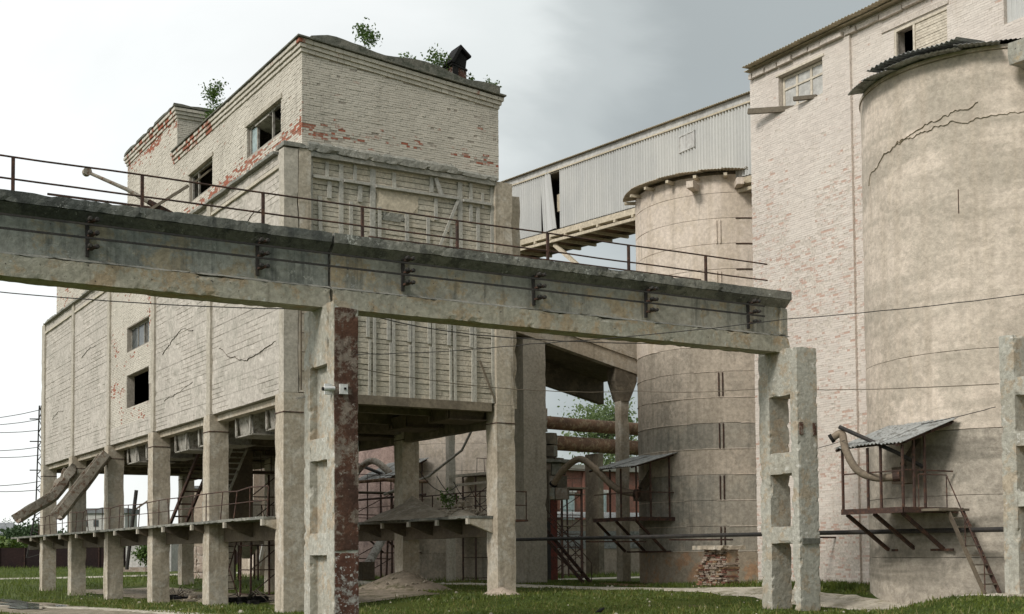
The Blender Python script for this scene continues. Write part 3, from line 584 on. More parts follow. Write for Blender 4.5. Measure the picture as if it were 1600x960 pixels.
# rear higher block and low block
def blockside(y0, y1, z0, zt, pl, seed):
    bricks('brick_facing', 'brick_w', B, (XB, y0, z0), (0, 1, 0), (-1, 0, 0), y1-y0, int((zt-z0-.38)/.0775), (), pl, seed=seed)
    for k in range(3):
        e = .05+.055*k
        bricks('cornice_course', 'brick_w', B, (XB-e, y0-e, zt-.42+.14*k), (0, 1, 0), (-1, 0, 0), y1-y0+2*e, 1, (), lambda u, v: .30+.3*max(0, noise.noise(Vector((u, k, 9)))), seed=seed+k+40, rh=.13, depth=.3+e)
blockside(53.1, 60.95, ZS, 20.5, lambda u, v: .7*math.exp(-((v+ZS-20.0)/.5)**2)*(.4+max(0, noise.noise(Vector((u, v*2, 6)))))+.1, 5)
blockside(60.95, 76.1, ZS, 17.6, lambda u, v: .5*math.exp(-((v+ZS-16.2)/.8)**2)*(.4+1.2*max(0, noise.noise(Vector((u, v*2, 8))))), 6)
bricks('brick_facing', 'brick_w', B, (XB, 53.1, 18.5), (1, 0, 0), (0, -1, 0), 4.6, 22, (), lambda u, v: .1, seed=8)
for k in range(3):
    e = .05+.055*k
    bricks('cornice_course', 'brick_w', B, (XB-e, 53.1-e, 20.08+.14*k), (1, 0, 0), (0, -1, 0), 4.6+e, 1, (), lambda u, v: .15, seed=70+k, rh=.13, depth=.3+e)
m = MB(); m.box(XB+.02, XB+4.6, 53.12, 60.9, ZS, 20.45); m.box(XB+.02, XR, 60.96, 76.0, ZS, 17.5); m.build('brick_core', 'mortar', B)
m = MB(); m.rough(XB-.2, XB+4.8, 52.9, 61.1, 20.505, 20.62, .35, .03, .05, 33); m.build('roof', 'felt', B); m = MB(); m.rough(XB-.2, XR+.1, 61.15, 76.3, 17.6, 17.72, .5, .03, .05, 34); m.build('roof', 'felt', B)
# side platform with sloping brackets
def platform(x0, x1, y0, y1, z, side, bl, name='loading_platform', label='', label2=None):
    T = thing(name, label, 'platform', ((x0+x1)/2, y0, gz((x0+x1)/2, y0)), 'loading platforms between the bunker columns')
    m = MB(); m.rough(x0, x1, y0, y1, z-.10, z, .25, .012, .03, int(y0)); m.build('deck', 'beam_top', T)
    xe = x0 if side < 0 else x1; xi = x0+.55 if side < 0 else x1-.55; xo = x1 if side < 0 else x0
    MB().rough(min(xi+.45, xi+.85), max(xi+.45, xi+.85), y0+.1, y1-.1, z-.75, z-.105, .8, .01, .02, 3).build('main_beam', 'hopper_d', T)
    y = y0+.02; 
    while y < y1-.2:
        m = MB(); m.prism([(xe+.06, z-.105), (xe+1.0, z-.105), (xe+1.0, z-.62), (xe+.06, z-.28)], 1, y, y+.16); m.build('bracket', 'hopper_d' if y > y0+.1 else 'column', T)
        MB().box(xe-.03, xe+.055, y-.01, y+.17, z-.30, z-.102).build('bracket_end', 'column_w', T)
        y += bl
    return T
P1 = platform(14.72, 16.3, 39.9, 83.0, 3.08, -1, 3.7, label='long concrete loading platform along the open left side of the bunker building')
# railing on the side platform
RL = thing('platform_railing', 'bent rusty handrail along the edge of the long loading platform', 'railing', (14.85, 40, 3.08))
rg = random.Random(3); tp = []; md = []; y = 39.9
while y < 76:
    x = 14.85; lean = rg.gauss(0, .07); t = (x+rg.gauss(0, .04), y+lean, 3.08+.98+rg.gauss(0, .02))
    MB().tube([(x, y, 3.06), t], .02, 6).build('post', 'rust', RL); tp.append(t); md.append((x+rg.gauss(0, .02), y+lean*.5, 3.6)); y += rg.choice((1.25, 1.4, 1.6))
MB().tube(tp, .022, 6).build('handrail', 'rust', RL); MB().tube(md, .016, 6).build('middle_rail', 'rust', RL)
P2 = platform(22.05, 23.9, 39.55, 70.0, 3.16, -1, 2.3, label='shorter concrete platform heaped with grey dust, under the bunker building right side')
RL = thing('platform_railing', 'rusty rail beside the dust heap behind the front right column', 'railing', (24.1, 41, 3.16))
for y in (40.6, 42.2, 44.0, 46, 48.2): MB().tube([(24.0, y, 3.1), (24.0, y, 4.15)], .025, 6).build('post', 'rust', RL)
MB().tube([(24.0, 40.6, 4.15), (24.0, 48.2, 4.15)], .025, 6).build('handrail', 'rust', RL); MB().tube([(24.0, 40.6, 3.6), (24.0, 48.2, 3.6)], .018, 6).build('middle_rail', 'rust', RL)
LA = thing('side_landing', 'small railed landing to the right of the front right column', 'platform', (24.6, 41.3, 3.1))
MB().box(23.79, 25.3, 40.9, 41.9, 3.0, 3.08).build('deck', 'rust', LA)
for x in (23.95, 24.6, 25.25): MB().tube([(x, 40.95, 3.08), (x, 40.95, 4.1)], .022, 6).build('post', 'rust', LA)
MB().tube([(23.9, 40.95, 4.1), (25.27, 40.95, 4.1)], .025, 6).build('handrail', 'rust', LA); MB().tube([(23.9, 40.95, 3.6), (25.27, 40.95, 3.6)], .02, 6).build('middle_rail', 'rust', LA)
# dust heaps
def heap(cx, cy, r, h, z, label, mat='ash', seed=0, ry=None, p=1.25):
    ry = ry or r; m = MB(); n, k = 36, 12; vs = []
    for j in range(k+1):
        for i in range(n):
            a = 2*math.pi*i/n; q = j/k; rr = 1+.22*noise.noise(Vector((math.cos(a)*1.5, math.sin(a)*1.5, seed)))
            x = cx+math.cos(a)*r*rr*q; y = cy+math.sin(a)*ry*rr*q
            vs.append((x, y, (z if z is not None else gz(x, y))-.03+h*(1-q**p)*(1+.22*noise.noise(Vector((x*1.3, y*1.3, seed))))+.06*noise.noise(Vector((x*3.5, y*3.5, seed)))*(1-q)))
    m.add(vs, [(j*n+i, j*n+(i+1) % n, (j+1)*n+(i+1) % n, (j+1)*n+i)[::-1] for j in range(k) for i in range(n)])
    return tag(m.build('dust_heap', mat, smooth=True), label, 'heap', 'heaps of spilled cement dust')
heap(23.2, 46.2, 1.6, 1.0, 3.16, 'large pale cone of cement dust piled around the middle column on the platform', seed=1, ry=3.2, p=.85)
heap(23.0, 41.6, .7, .3, 3.16, 'small low dust heap at the right end of the dusty platform', seed=2)
heap(23.0, 46.6, 1.8, .8, None, 'brown heap of earth around the foot of the middle column', 'mud', 3, 2.4, .9)
heap(16.6, 50.6, 1.0, .28, None, 'small mound of sandy earth between the left columns', 'mud', 4)
heap(23.1, 39.2, .75, .28, None, 'white lime crust around the foot of the front right column', 'render_b', 5)
# ladders / clutter inside
def ladder(a, b, w, axis, label, n=None, r=.022, mat='rust', name='ladder', cat='ladder'):
    a, b = Vector(a), Vector(b); ax_ = Vector(axis).normalized()*w/2; T = thing(name, label, cat, tuple(a))
    for s in (-1, 1): MB().bar(a+ax_*s, b+ax_*s, r*2.2, r*1.6, ax_).build('stringer', mat, T)
    n = n or int((b-a).length/.3)
    for i in range(1, n): 
        p = a.lerp(b, i/n); MB().tube([p-ax_, p+ax_], r*.75, 5).build('rung', mat, T)
    return T
ladder((18.2, 56.3, 3.1), (18.6, 52.6, 6.9), .62, (1, -.2, 0), 'pale wooden ladder leaning up under the bunker floor', mat='hopper', r=.05)
ladder((19.4, 56.4, .1), (18.8, 57.6, 3.0), .5, (1, .2, 0), 'dark steel ladder from the earth up to the platform underside')
T = thing('inclined_conveyor', 'rusty inclined conveyor frame rising between the left columns', 'conveyor', (17.6, 58, 3.1))
for x in (17.2, 17.9): MB().bar((x, 58.8, 3.1), (x, 53.6, 6.8), .10, .16).build('frame_rail', 'rust', T)
for k in range(8): t = k/7; MB().bar((17.2, 58.8-5.2*t, 3.1+3.7*t), (17.9, 58.8-5.2*t, 3.1+3.7*t), .07).build('cross_bar', 'rust', T)
MB().rough(18.9, 20.0, 55.5, 56.4, 3.2, 6.4, .4, .02, .03, 5).build('drive_casing', 'hopper_d', T)
# ---------------- chutes
def chute(pts, w, d, label, crushed=False, seed=0):
    T = thing('discharge_chute', label, 'chute', pts[-1], 'discharge chutes at the left end'); m = MB(); vs = []; sec = [(-1, .5), (-1, -.55), (-.6, -1), (.6, -1), (1, -.55), (1, .5), (.85, .5), (.85, -.48), (.5, -.82), (-.5, -.82), (-.85, -.48), (-.85, .5)]
    pts = [Vector(p) for p in pts]; P = []
    for i in range(len(pts)-1): P += [pts[i].lerp(pts[i+1], k/8) for k in range(8)]
    P.append(pts[-1]); n = len(sec)
    for i, p in enumerate(P):
        t = (P[min(i+1, len(P)-1)]-P[max(i-1, 0)]).normalized(); x = Vector((0, 1, 0)); x = (x-t*x.dot(t)).normalized(); y = x.cross(t).normalized()
        if y.z < 0: y = -y
        cr_ = .035 if not crushed or i > 9 else .20
        for a, b in sec:
            q = p+x*a*w/2+y*b*d/2; q = q+nv(q, 1.6, seed)*cr_; vs.append(q)
    fs = [(i*n+k, i*n+(k+1) % n, (i+1)*n+(k+1) % n, (i+1)*n+k) for i in range(len(P)-1) for k in range(n)]
    m.add(vs, fs); m.build('trough', 'chute', T)
    for i in (len(P)-2, len(P)//2):
        p = P[i]; MB().bar(p-Vector((0, w/2+.03, d*.5)), p+Vector((0, w/2+.03, -d*.5)), .05, .05).build('collar', 'rust', T)
    return T
chute([(15.0, 61.7, 6.6), (13.9, 61.35, 5.2), (12.75, 61.0, 3.75)], .72, .72, 'straight dented chute hanging from the bunker, nearer of the two', seed=2)
chute([(15.1, 69.2, 6.5), (14.6, 68.8, 5.6), (14.15, 68.6, 5.0), (12.3, 68.0, 3.85)], .75, .70, 'crumpled chute bent at the middle, at the far left of the building', True, 5)
# ================================================================== RUNWAY BEAM + PILLARS
def pillar(x0, x1, y0, y1, z0, z1, openings, label, front=None, recess=False, seed=0, bf=.30, bb=.46):
    """two-branch column: branches front and back, rungs between; openings = list of (zlo, zhi)"""
    T = thing('crane_pillar', label, 'pillar', ((x0+x1)/2, (y0+y1)/2, z0), 'concrete pillars of the crane runway'); bw = .47; zs = [z0]+[v for o in openings for v in o]+[z1]
    m = MB(); m.rough(x0, x1, y0, y0+bf, z0-.4, z1, .1, .014, .055, seed)
    # tapered front leg material split: front face flaking paint
    o = m.build('front_branch', 'pillar', T)
    m = MB(); m.rough(x0, x1, y1-bb, y1, z0-.4, z1-.0, .1, .014, .05, seed+1); m.build('rear_branch', 'pillar', T)
    solid = [(a, b) for a, b in zip(zs[0::2], zs[1::2])]
    for a, b in solid:
        if a == z0 and recess is False and openings[0][0] <= z0+.01: continue
        if b-a > .05: m = MB(); m.rough(x0+.004, x1-.004, y0+bf-.03, y1-bb+.03, a, b-.004, .1, .012, .03, seed+2+int(a)); m.build('tie', 'pillar', T)
    if recess:
        for a, b in openings: MB().rough(x0+.2, x1-.05, y0+bf-.01, y1-bb+.01, a-.01, b+.01, .3, .012, .01, seed+5).build('web', 'pillar', T)
    if front: 
        m = MB(); m.rough(x0+.015, x1-.01, y0-.022, y0+.02, z0+(2.1 if front == 'rustface' else 0)-.2, z1-.15, .15, .012, .03, seed+8); m.build('painted_face', front, T, label='front face with flaking dark red brown paint')
        m = MB(); m.rough(x0+.015, x1-.01, y0-.020, y0+.02, z0-.2, z0+1.85, .15, .012, .03, seed+9); m.build('painted_face', 'rustface2', T, label='lower front face spattered white over brown')
    return T
M['rustface2'] = weathered('white_spattered_brown_paint', (.13, .055, .035), (.09, .045, .032), (.36, .34, .31), s1=.9, s2=7, spots=(.5, .49, .46), pits=(.45, .43, .4), pk=.60, streak=(.30, .28, .25), sk=.56, bump=.9)
pillar(12.26, 12.89, 28.5, 30.36, 0, 7.83, [(1.2, 2.33), (2.33+.0, 2.33)][:0]+[(-.0, 1.80), (2.33, 4.08), (4.62, 6.38)], 'blotched pillar with dark red brown front face and camera, centre of photo', front='rustface', recess=True, seed=3, bf=.42, bb=.37)
pillar(26.98, 27.77, 28.5, 30.17, 0.02, 7.86, [(0, 2.05), (2.56, 4.12), (4.77, 6.46)], 'pale free-standing pillar with three see-through openings under the beam end', seed=14)
for (y, z) in ((28.56, 5.9), (28.0, 0)):
    pass
MB_ = MB().box(27.03, 27.16, 28.455, 28.49, 5.25, 5.62)
# small rust brown marks on the pale pillar's front
t = bpy.data.objects['crane_pillar.001']
MB_.build('rusty_plate', 'rustface', t); MB().box(27.56, 27.68, 28.455, 28.49, 5.25, 5.62).build('rusty_plate', 'rustface', t)
MB().rough(27.05, 27.74, 28.44, 28.49, 2.03, 2.2, .2, .01, .01, 2).build('moss_band', 'felt', t)
# third pillar at the right edge of the photo
T3 = pillar(29.3, 29.95, 21.2, 23.2, gz(29.5, 22), 7.55, [(gz(29.5, 22), 2.95), (3.35, 4.55), (4.95, 5.9), (6.4, 7.6)], 'grey ladder-like concrete pillar at the right edge before the big silo', seed=25)
# beams
def beam(x0, x1, label, seed, mw='beam', mt='beam_top'):
    T = thing('runway_beam', label, 'beam', ((x0+x1)/2, 29.5, 7.8), 'concrete beams of the crane runway')
    yc = 29.55
    m = MB(); m.rough(x0, x1, yc-.42, yc+.42, 9.385, 9.63, .12, .010, .034, seed); m.build('top_flange', mt, T)
    m = MB(); m.rough(x0+.01, x1-.01, yc-.155, yc+.155, 8.34, 9.355, .3, .008, .01, seed+1); m.build('web', mw, T)
    m = MB(); m.prism([(yc-.155, 9.17), (yc-.405, 9.378), (yc+.405, 9.378), (yc+.155, 9.17)], 0, x0+.012, x1-.012); m.build('haunch', mt, T)
    m = MB(); m.rough(x0, x1, yc-.33, yc+.33, 7.79, 8.27, .12, .009, .03, seed+2, warp=lambda p: (p.x, p.y, p.z)); m.build('bottom_chord', 'beam_low', T)
    m = MB(); m.rough(x0, x1, yc-.33, yc+.33, 8.272, 8.345, .15, .016, .03, seed+4, warp=lambda p: (p.x, yc+(p.y-yc)*(1 if p.z < 8.3 else .62), p.z)); m.build('ledge', 'ledge', T)
    if seed == 2: MB().rough(x1-.30, x1-.02, yc-.26, yc+.26, 8.35, 9.16, .15, .01, .02, seed+6).build('end_stiffener', mw, T)
    return T
beam(-4.0, 12.50, 'blackened left span of the overhead concrete crane runway beam', 1, 'beam_l', 'beam_topl')
beam(12.56, 27.42, 'brown-stained right span of the overhead concrete runway beam', 2)
# conductor rails with insulator brackets
CR = thing('conductor_rails', 'two thin steel conductor rails on insulator brackets along the concrete beam', 'conductor rail', (10, 29.1, 8.5))
for z, x1 in ((9.06, 26.2), (8.76, 26.2)):
    m = MB(); m.bar((-4, 28.98, z), (x1, 28.98, z), .03, .045); m.build('rail', 'darksteel', CR)
for x in (2.9, 6.75, 10.68, 14.5, 18.39, 22.11, 25.89):
    m = MB(); m.bar((x, 29.35, 8.42), (x+rg.uniform(-.03, .03), 29.35, 9.30), .075, .06, (0, 1, 0)); br = m.build('bracket', 'darksteel', CR)
    for z in (8.58, 8.88, 9.18):
        MB().box(x-.015, x+.10, 29.0, 29.31, z-.022, z+.022).build('arm', 'rust', br)
        for d in (-.02, .13): MB().tube([(x+d, 28.96, z+.02), (x+d, 29.0, z+.02), (x+d, 29.0, z+.02), (x+d, 29.09, z+.02)], [.035, .055, .035, .05], 10).build('insulator', 'darksteel', br)
# railing along the beam
BR = thing('beam_railing', 'thin brown two-rail handrail running along the top of the crane beam', 'railing', (12, 29.4, 9.64))
for x in (-1.5, 1.9, 5.2, 7.99, 10.87, 13.46, 16.15, 18.94, 21.64, 24.42): MB().box(x-.035, x+.035, 29.47, 29.53, 9.62, 10.45).build('post', 'rust', BR)
for z, x1 in ((10.47, 26.76), (9.98, 26.7)):
    m = MB(); pts = [(x, 29.5, z+.02*noise.noise(Vector((x*.5, z, 0)))) for x in np.arange(-4, x1+.1, .7)]; m.tube(pts, .022, 6); m.build('rail', 'rust', BR)
MB().box(13.5, 24, 29.2, 29.24, 9.645, 9.68).build('rusty_edge_strip', 'rust', BR)
# boom pipe behind the beam
T = thing('lattice_boom', 'slender pipe boom with pulley head sticking out left above the beam', 'boom', (8.6, 33, 10.2))
p0 = Vector((8.12, 35.43, 12.10)); p1 = Vector((9.05, 34.9, 11.62)); p2 = Vector((9.55, 34.65, 11.30))
MB().tube([p0, p1, p2], [.045, .055, .065], 8).build('tube', 'chute', T); MB().tube([p0-Vector((0, .1, 0)), p0+Vector((0, .1, 0))], .11, 12).build('pulley', 'chute', T)
MB().bar(p2, p2+Vector((1.2, 0, -.5)), .12).build('mount', 'rust', T); MB().bar(p2+Vector((-.2, 0, -.4)), p2+Vector((1.0, -.3, .5)), .07).build('stay', 'wood', T)
MB().bar(p2+Vector((-2.6, 0, -.15)), p2+Vector((.5, 0, -.15)), .05).build('low_rail', 'rust', T)
# security cameras
def seccam(p, d, label):
    p = Vector(p); T = thing('security_camera', label, 'camera', tuple(p)); d = Vector(d).normalized()
    MB().rough(p.x-.11, p.x+.11, p.y-.03, p.y+.03, p.z-.13, p.z+.13, .1, .001, .01, 1).build('junction_box', 'white', T)
    MB().bar(p+Vector((0, -.03, 0)), p+Vector((0, -.14, 0)), .05).build('arm', 'white', T)
    q = p+Vector((0, -.16, .0)); MB().tube([q-d*.08, q+d*.20, q+d*.22], [.05, .055, .03], 12).build('body', 'white', T); MB().tube([q+d*.205, q+d*.24], .045, 12).build('lens', 'black', T)
seccam((12.18, 28.62, 5.72), (-1, -.1, -.1), 'white bullet security camera on the left side of the rust-faced pillar')
T = thing('junction_box', 'small white square box with round dark hole on the red brown pillar face', 'box', (12.48, 28.42, 5.72)); 
MB().rough(12.38, 12.58, 28.40, 28.472, 5.60, 5.84, .1, .001, .01, 1).build('case', 'white', T); MB().tube([(12.5, 28.399, 5.73), (12.5, 28.37, 5.73)], .03, 10).build('hole', 'black', T)
# service ladder and lamp box on corner column
T = ladder((15.95, 39.12, 7.1), (15.95, 39.12, 11.4), .5, (1, 0, 0), 'steel ladder fixed to the corner column beside the board wall', n=7, mat='hopper_d')
T = thing('lamp_box', 'small white lamp box on a bracket at the corner column', 'lamp', (15.9, 39.1, 6.95)); MB().rough(15.82, 15.98, 38.9, 39.06, 6.92, 7.18, .1, .001, .02, 1).build('case', 'white', T); MB().bar((15.5, 39.0, 6.8), (15.95, 39.0, 6.9), .12, .05).build('bracket', 'hopper', T)
# ================================================================== SILOS
def silo(cx, cy, R_, z0, z1, rings, label, mats, seed, cat='silo', group='concrete storage silos'):
    """stack of ring bands, each a separate part with recessed joints"""
    T = thing('concrete_silo', label, cat, (cx, cy, z0), group); n = 96; zs = [z0-.4]+list(rings)+[z1]
    for a, b, mt in zip(zs, zs[1:], mats):
        m = MB(); vs = []; k = max(1, int((b-a)/(.125 if seed == 7 else .3))); lv = [(a+.006, -.06), (a+.012, 0)]+[(a+(b-a)*j/k, 0) for j in range(1, k)]+[(b-.02, 0), (b-.006, -.02), (b-.004, -.07)]
        so = .008*noise.noise(Vector((a, seed, 3))); lift = .016 if seed == 7 else 0
        for z, d in lv:
            for i in range(n):
                t = 2*math.pi*i/n; q = Vector((math.cos(t)*R_, math.sin(t)*R_, z)); rr = R_+d+so+lift*noise.noise(Vector((math.floor(z/.5)*3.7, t*.6, seed)))+.018*noise.noise(q*.7+Vector((seed, 0, 0)))+.008*noise.noise(q*3.1)
                if d and noise.noise(q*2+Vector((0, 0, seed))) > -.05: rr = R_+d*.15+so
                vs.append((cx+math.cos(t)*rr, cy+math.sin(t)*rr, z))
        m.add(vs, [(j*n+i, j*n+(i+1) % n, (j+1)*n+(i+1) % n, (j+1)*n+i) for j in range(len(lv)-1) for i in range(n)]); o_ = m.build('ring', mt, T, smooth=True); o_.data.set_sharp_from_angle(angle=R(22))
    m = MB(); m.tube([(cx, cy, z0-.3), (cx, cy, z1-.02)], R_-.09, 64); m.build('core', 'soffit', T)
    return T
rz = [1.87]+[2.92+1.088*k for k in range(14)]; rz = [z for z in rz if z < 17.5]
mts = ['silo_low', 'silo1g', 'silo1g', 'silo1g', 'silo1m', 'silo1g', 'silo1m', 'silo1m', 'silo1m']+['silo1']*20
SC1 = (38.6, 45.3)
SI1 = silo(*SC1, 4.0, .42, 17.85, rz, 'grey-buff ringed concrete silo partly behind the brick tower', mts, 1)
# vertical panel straps, seen as rusty double bars
def on_cyl(c, R_, t, z): return Vector((c[0]+math.cos(t)*R_, c[1]+math.sin(t)*R_, z))
thn = math.atan2(-SC1[1], -SC1[0])
for t0, zs in ((thn-.06, [(1.9, 2.9), (4.05, 5.05), (6.2, 7.25), (8.4, 9.4), (14.9, 15.9), (12.7, 13.7)]), (thn+.62, [(5.2, 6.1), (7.35, 8.3), (10.6, 11.5), (15.0, 16.0)])):
    for a, b in zs:
        for d in (-.02, .02):
            p = on_cyl(SC1, 4.03, t0+d, a); q = on_cyl(SC1, 4.03, t0+d, b); MB().bar(p, q, .05, .03).build('tie_strap', 'rust' if b < 10 else 'silo1', SI1)
for z in rz[:9]:           # lime squeezed out of the ring joints, broken in places
    t = thn-1.5
    while t < thn+1.3:
        l = .10+.5*abs(noise.noise(Vector((t*3, z, 2))))
        if noise.noise(Vector((t*2.1, z*1.7, 8))) > -.22:
            pts = [on_cyl(SC1, 4.012, t+l*k/6, z+.012*noise.noise(Vector((t*9+k, z, 1)))) for k in range(7)]; MB().tube(pts, [.012+.014*abs(noise.noise(Vector((t+k, z, 5)))) for k in range(7)], 5).build('lime_joint', 'silo1', SI1)
        t += l
for z in (13.77, 14.86, 15.95):
    pts = [on_cyl(SC1, 4.02, thn+.12+.035*k, z) for k in range(10)]; MB().tube(pts, .022, 5).build('band_rod', 'rust', SI1)
# silo 1 roof: sheets with curled rims + timber outlookers
def rimroof(T, c, R_, z, seed, t0, t1, mat, mat2, n=9, over=.55, tilt=-.25):
    rg = random.Random(seed)
    for k in range(n):
        a = t0+(t1-t0)*k/n; b = t0+(t1-t0)*(k+1.12)/n; m = MB(); vs = []; K = 24; cu = rg.uniform(-.12, .12); lift = rg.uniform(0, .06)
        for s in (0, 1):
            for j in range(4):
                rr = R_+over+rg.uniform(-.02, .02) - j*1.35
                for i in range(K+1):
                    t = a+(b-a)*i/K; w = .018*math.sin(i*math.pi/1.5)
                    vs.append((c[0]+math.cos(t)*rr, c[1]+math.sin(t)*rr, z+.12+lift+w+j*.10+(cu*(i/K-.5) if j == 0 else 0)+(tilt*.25 if j == 0 else 0)+s*.012))
        kk = (K+1)*4; fs = []
        for j in range(3):
            for i in range(K): q = j*(K+1)+i; fs += [(q, q+1, q+K+2, q+K+1), (q+kk, q+kk+K+1, q+kk+K+2, q+kk+1)]
        for i in range(K): fs += [(i, i+kk, i+1+kk, i+1)]
        m.add(vs, fs); m.build('roof_sheet', mat if k % 3 else mat2, T)
rimroof(SI1, SC1, 4.0, 17.85, 4, math.pi*.78, math.pi*1.62, 'cream', 'cream', 12)
for k in range(9):
    t = math.pi*.82+k*.29; a = on_cyl(SC1, 3.6, t, 17.72); b = on_cyl(SC1, 4.5, t, 17.72)
    MB().bar(a, b, .14, .12).build('outlooker', 'cream', SI1)
for t, w in ((thn-.30, .3), (thn+.15, .3)): MB().bar(on_cyl(SC1, 3.7, t, 17.35), on_cyl(SC1, 4.75, t, 17.35), w, .28).build('beam_end', 'silo1', SI1)
MB().tube([(SC1[0], SC1[1], 17.86), (SC1[0], SC1[1], 17.97)], 3.95, 48).build('roof_deck', 'wood', SI1)
SC2 = (34.3, 27.15)
rz2 = [1.6, 3.4, 5.3, 7.6]
SI2 = silo(*SC2, 4.08, .6, 16.25, rz2, 'big blotchy buff concrete silo nearest the right edge', ['silo2l', 'silo2l', 'silo2l', 'silo2', 'silo2'], 7)
rimroof(SI2, SC2, 4.08, 16.25, 9, math.pi*.82, math.pi*1.22, 'sheet_d', 'sheet_d', 5, .5)
rimroof(SI2, SC2, 4.08, 16.32, 12, math.pi*1.21, math.pi*1.42, 'felt', 'black', 3, .2)
MB().tube([(*SC2, 16.255), (*SC2, 16.36)], 4.12, 64).build('rim', 'silo2', SI2)
# lifted curled sheet over the left rim
tn2 = math.atan2(-SC2[1], -SC2[0])
p = on_cyl(SC2, 4.75, tn2-.86, 16.45); q = on_cyl(SC2, 4.75, tn2-.20, 16.62)
U_ = (q-p); W_ = U_.length; corr_sheet(p, U_, (Vector((SC2[0], SC2[1], 16.9))-(p+q)/2), W_, 1.5, .16, .03, curl=lambda a, b: (0, 0, .25*math.sin(a*5)*.4+.12*b)).build('loose_sheet', 'sheet_d', SI2, label='loose grey-blue corrugated sheet curling over the rim')
# cracks: thin dark grooves following the wall
def crack(T, c, R_, t0, t1, z0, z1, seed, w=.006):
    m = MB(); n = 60; vs = []
    for i in range(n+1):
        t = t0+(t1-t0)*i/n; z = z0+(z1-z0)*(i/n)**.6+.18*noise.noise(Vector((i*.17, seed, 0)))+.07*noise.noise(Vector((i*.7, seed, 5))); ww = w*(.5+abs(noise.noise(Vector((i*.5, seed, 9)))))
        for s in (-1, 1): vs.append(on_cyl(c, R_+.022, t, z+s*ww*.5))
        vs.append(on_cyl(c, R_-.02, t, z))
    m.add(vs, [(3*i, 3*i+3, 3*i+5, 3*i+2) for i in range(n)]+[(3*i+2, 3*i+5, 3*i+4, 3*i+1) for i in range(n)]); m.build('crack', 'column', T)
crack(SI2, SC2, 4.08, tn2-1.15, tn2-.1, 13.3, 14.75, 1); crack(SI2, SC2, 4.08, tn2-.75, tn2+.3, 14.15, 14.35, 3, .005)
MB().bar(on_cyl(SC2, 4.085, tn2-.25, 11.6), on_cyl(SC2, 4.085, tn2-.25, 12.3), .02, .02).build('exposed_rebar', 'rust', SI2)
SI2b = MB().rough(31.0, 36, 22.9, 24.0, 15.55, 16.2, .4, .03, .08, 5)
tag(SI2b.build('concrete_trough', 'beam'), 'stub of grey concrete trough projecting at the right edge above the silo roof', 'trough')
silo(38.6, 69.8, 4.0, .5, 17, [1.9+1.6*k for k in range(9)], 'dusty beige silo behind the bunker front column', ['silo1' if k > 2 else 'silo1m' for k in range(12)], 3)
silo(40.0, 80.5, 4.0, .5, 17, [2+1.9*k for k in range(7)], 'pink tinted silo farthest back behind the middle column', ['pink']*12, 4)
# ================================================================== BRICK TOWER
TW = thing('brick_tower', 'tall pinkish whitewashed brick tower block with corrugated roof edge', 'building', (38, 30, .6))
XT = 33.0; TY0, TY1 = 18.0, 37.0
T1 = (33.2, 35.45, 17.95, 19.27); T2 = (27.79, 29.98, 17.9, 19.12); T3w = (22.6, 25.65, 17.75, 19.0)
def peel_t(u, v):
    y = u+TY0; z = v+.3
    k = .34*max(0, min(1, (17.4-z)/3))*(1 if z > 9 else .75)+.05
    k += .10
    k *= .70+.55*max(0, noise.noise(Vector((y*.42, z*.5, 3))))+.45*max(0, noise.noise(Vector((y*2.1, z*3.5, 6))))
    if z < 3: k += .15
    if 33.6 < y < 35.0 and z > 13: k *= .25
    return k
holesT = [(a-TY0, b-TY0, c-.3, d-.3) for a, b, c, d in (T1, T2, T3w)]
bricks('brick_facing', 'brick_t', TW, (XT, TY0, .3), (0, 1, 0), (-1, 0, 0), 31.9-TY0, int(19.3/.0775), holesT, peel_t, seed=9, jit=.0025, gap=.007)
bricks('brick_facing', 'brick_t', TW, (XT-.10, 31.9, .3), (0, 1, 0), (-1, 0, 0), TY1-31.9, int(19.3/.0775), [(a-31.9, b-31.9, c-.3, d-.3) for a, b, c, d in (T1,)], lambda u, v: peel_t(u+31.9-TY0, v), seed=10, jit=.0025, gap=.007)
m = MB(); wall_with_holes(m, XT+.006, XT+.5, TY0, 31.89, .2, 19.95, [T2, T3w]); wall_with_holes(m, XT-.094, XT+.5, 31.9, TY1-.02, .2, 19.95, [T1]); m.box(XT+.5, 43, TY1-.5, TY1-.02, .2, 19.95); m.box(XT+.5, 43, TY0, TY0+.4, .2, 19.95); m.build('brick_core', 'mortar_t', TW)
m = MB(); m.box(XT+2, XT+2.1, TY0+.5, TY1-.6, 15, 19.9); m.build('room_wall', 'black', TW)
for k in range(21):
    y = TY0-.5+k*.92
    if y > 37.2: break
    corr_sheet((XT-.62, y, 20.0+.012*(k % 2)), (0, 1, 0), (1, 0, .05), .98, 2.4, .15, .02).build('roof_sheet', 'cream', TW)
MB().box(XT-.3, 43, TY0, TY1+.1, 19.955, 19.975).build('roof_slab', 'cream', TW)
# dentil course of loose bricks under the eave
rg = random.Random(8); y = TY0+.3
while y < 36.9:
    l = min(rg.uniform(.5, 1.1), 36.95-y); m = MB(); x = XT-.03-(.10 if y > 31.8 else 0); m.rough(x-.10-rg.random()*.05, x+.1, y, y+l-.05, 19.62+rg.uniform(-.03, .03), 19.80, .25, .01, .03, int(y*9)); m.build('eave_block', 'mortar_t', TW); y += l
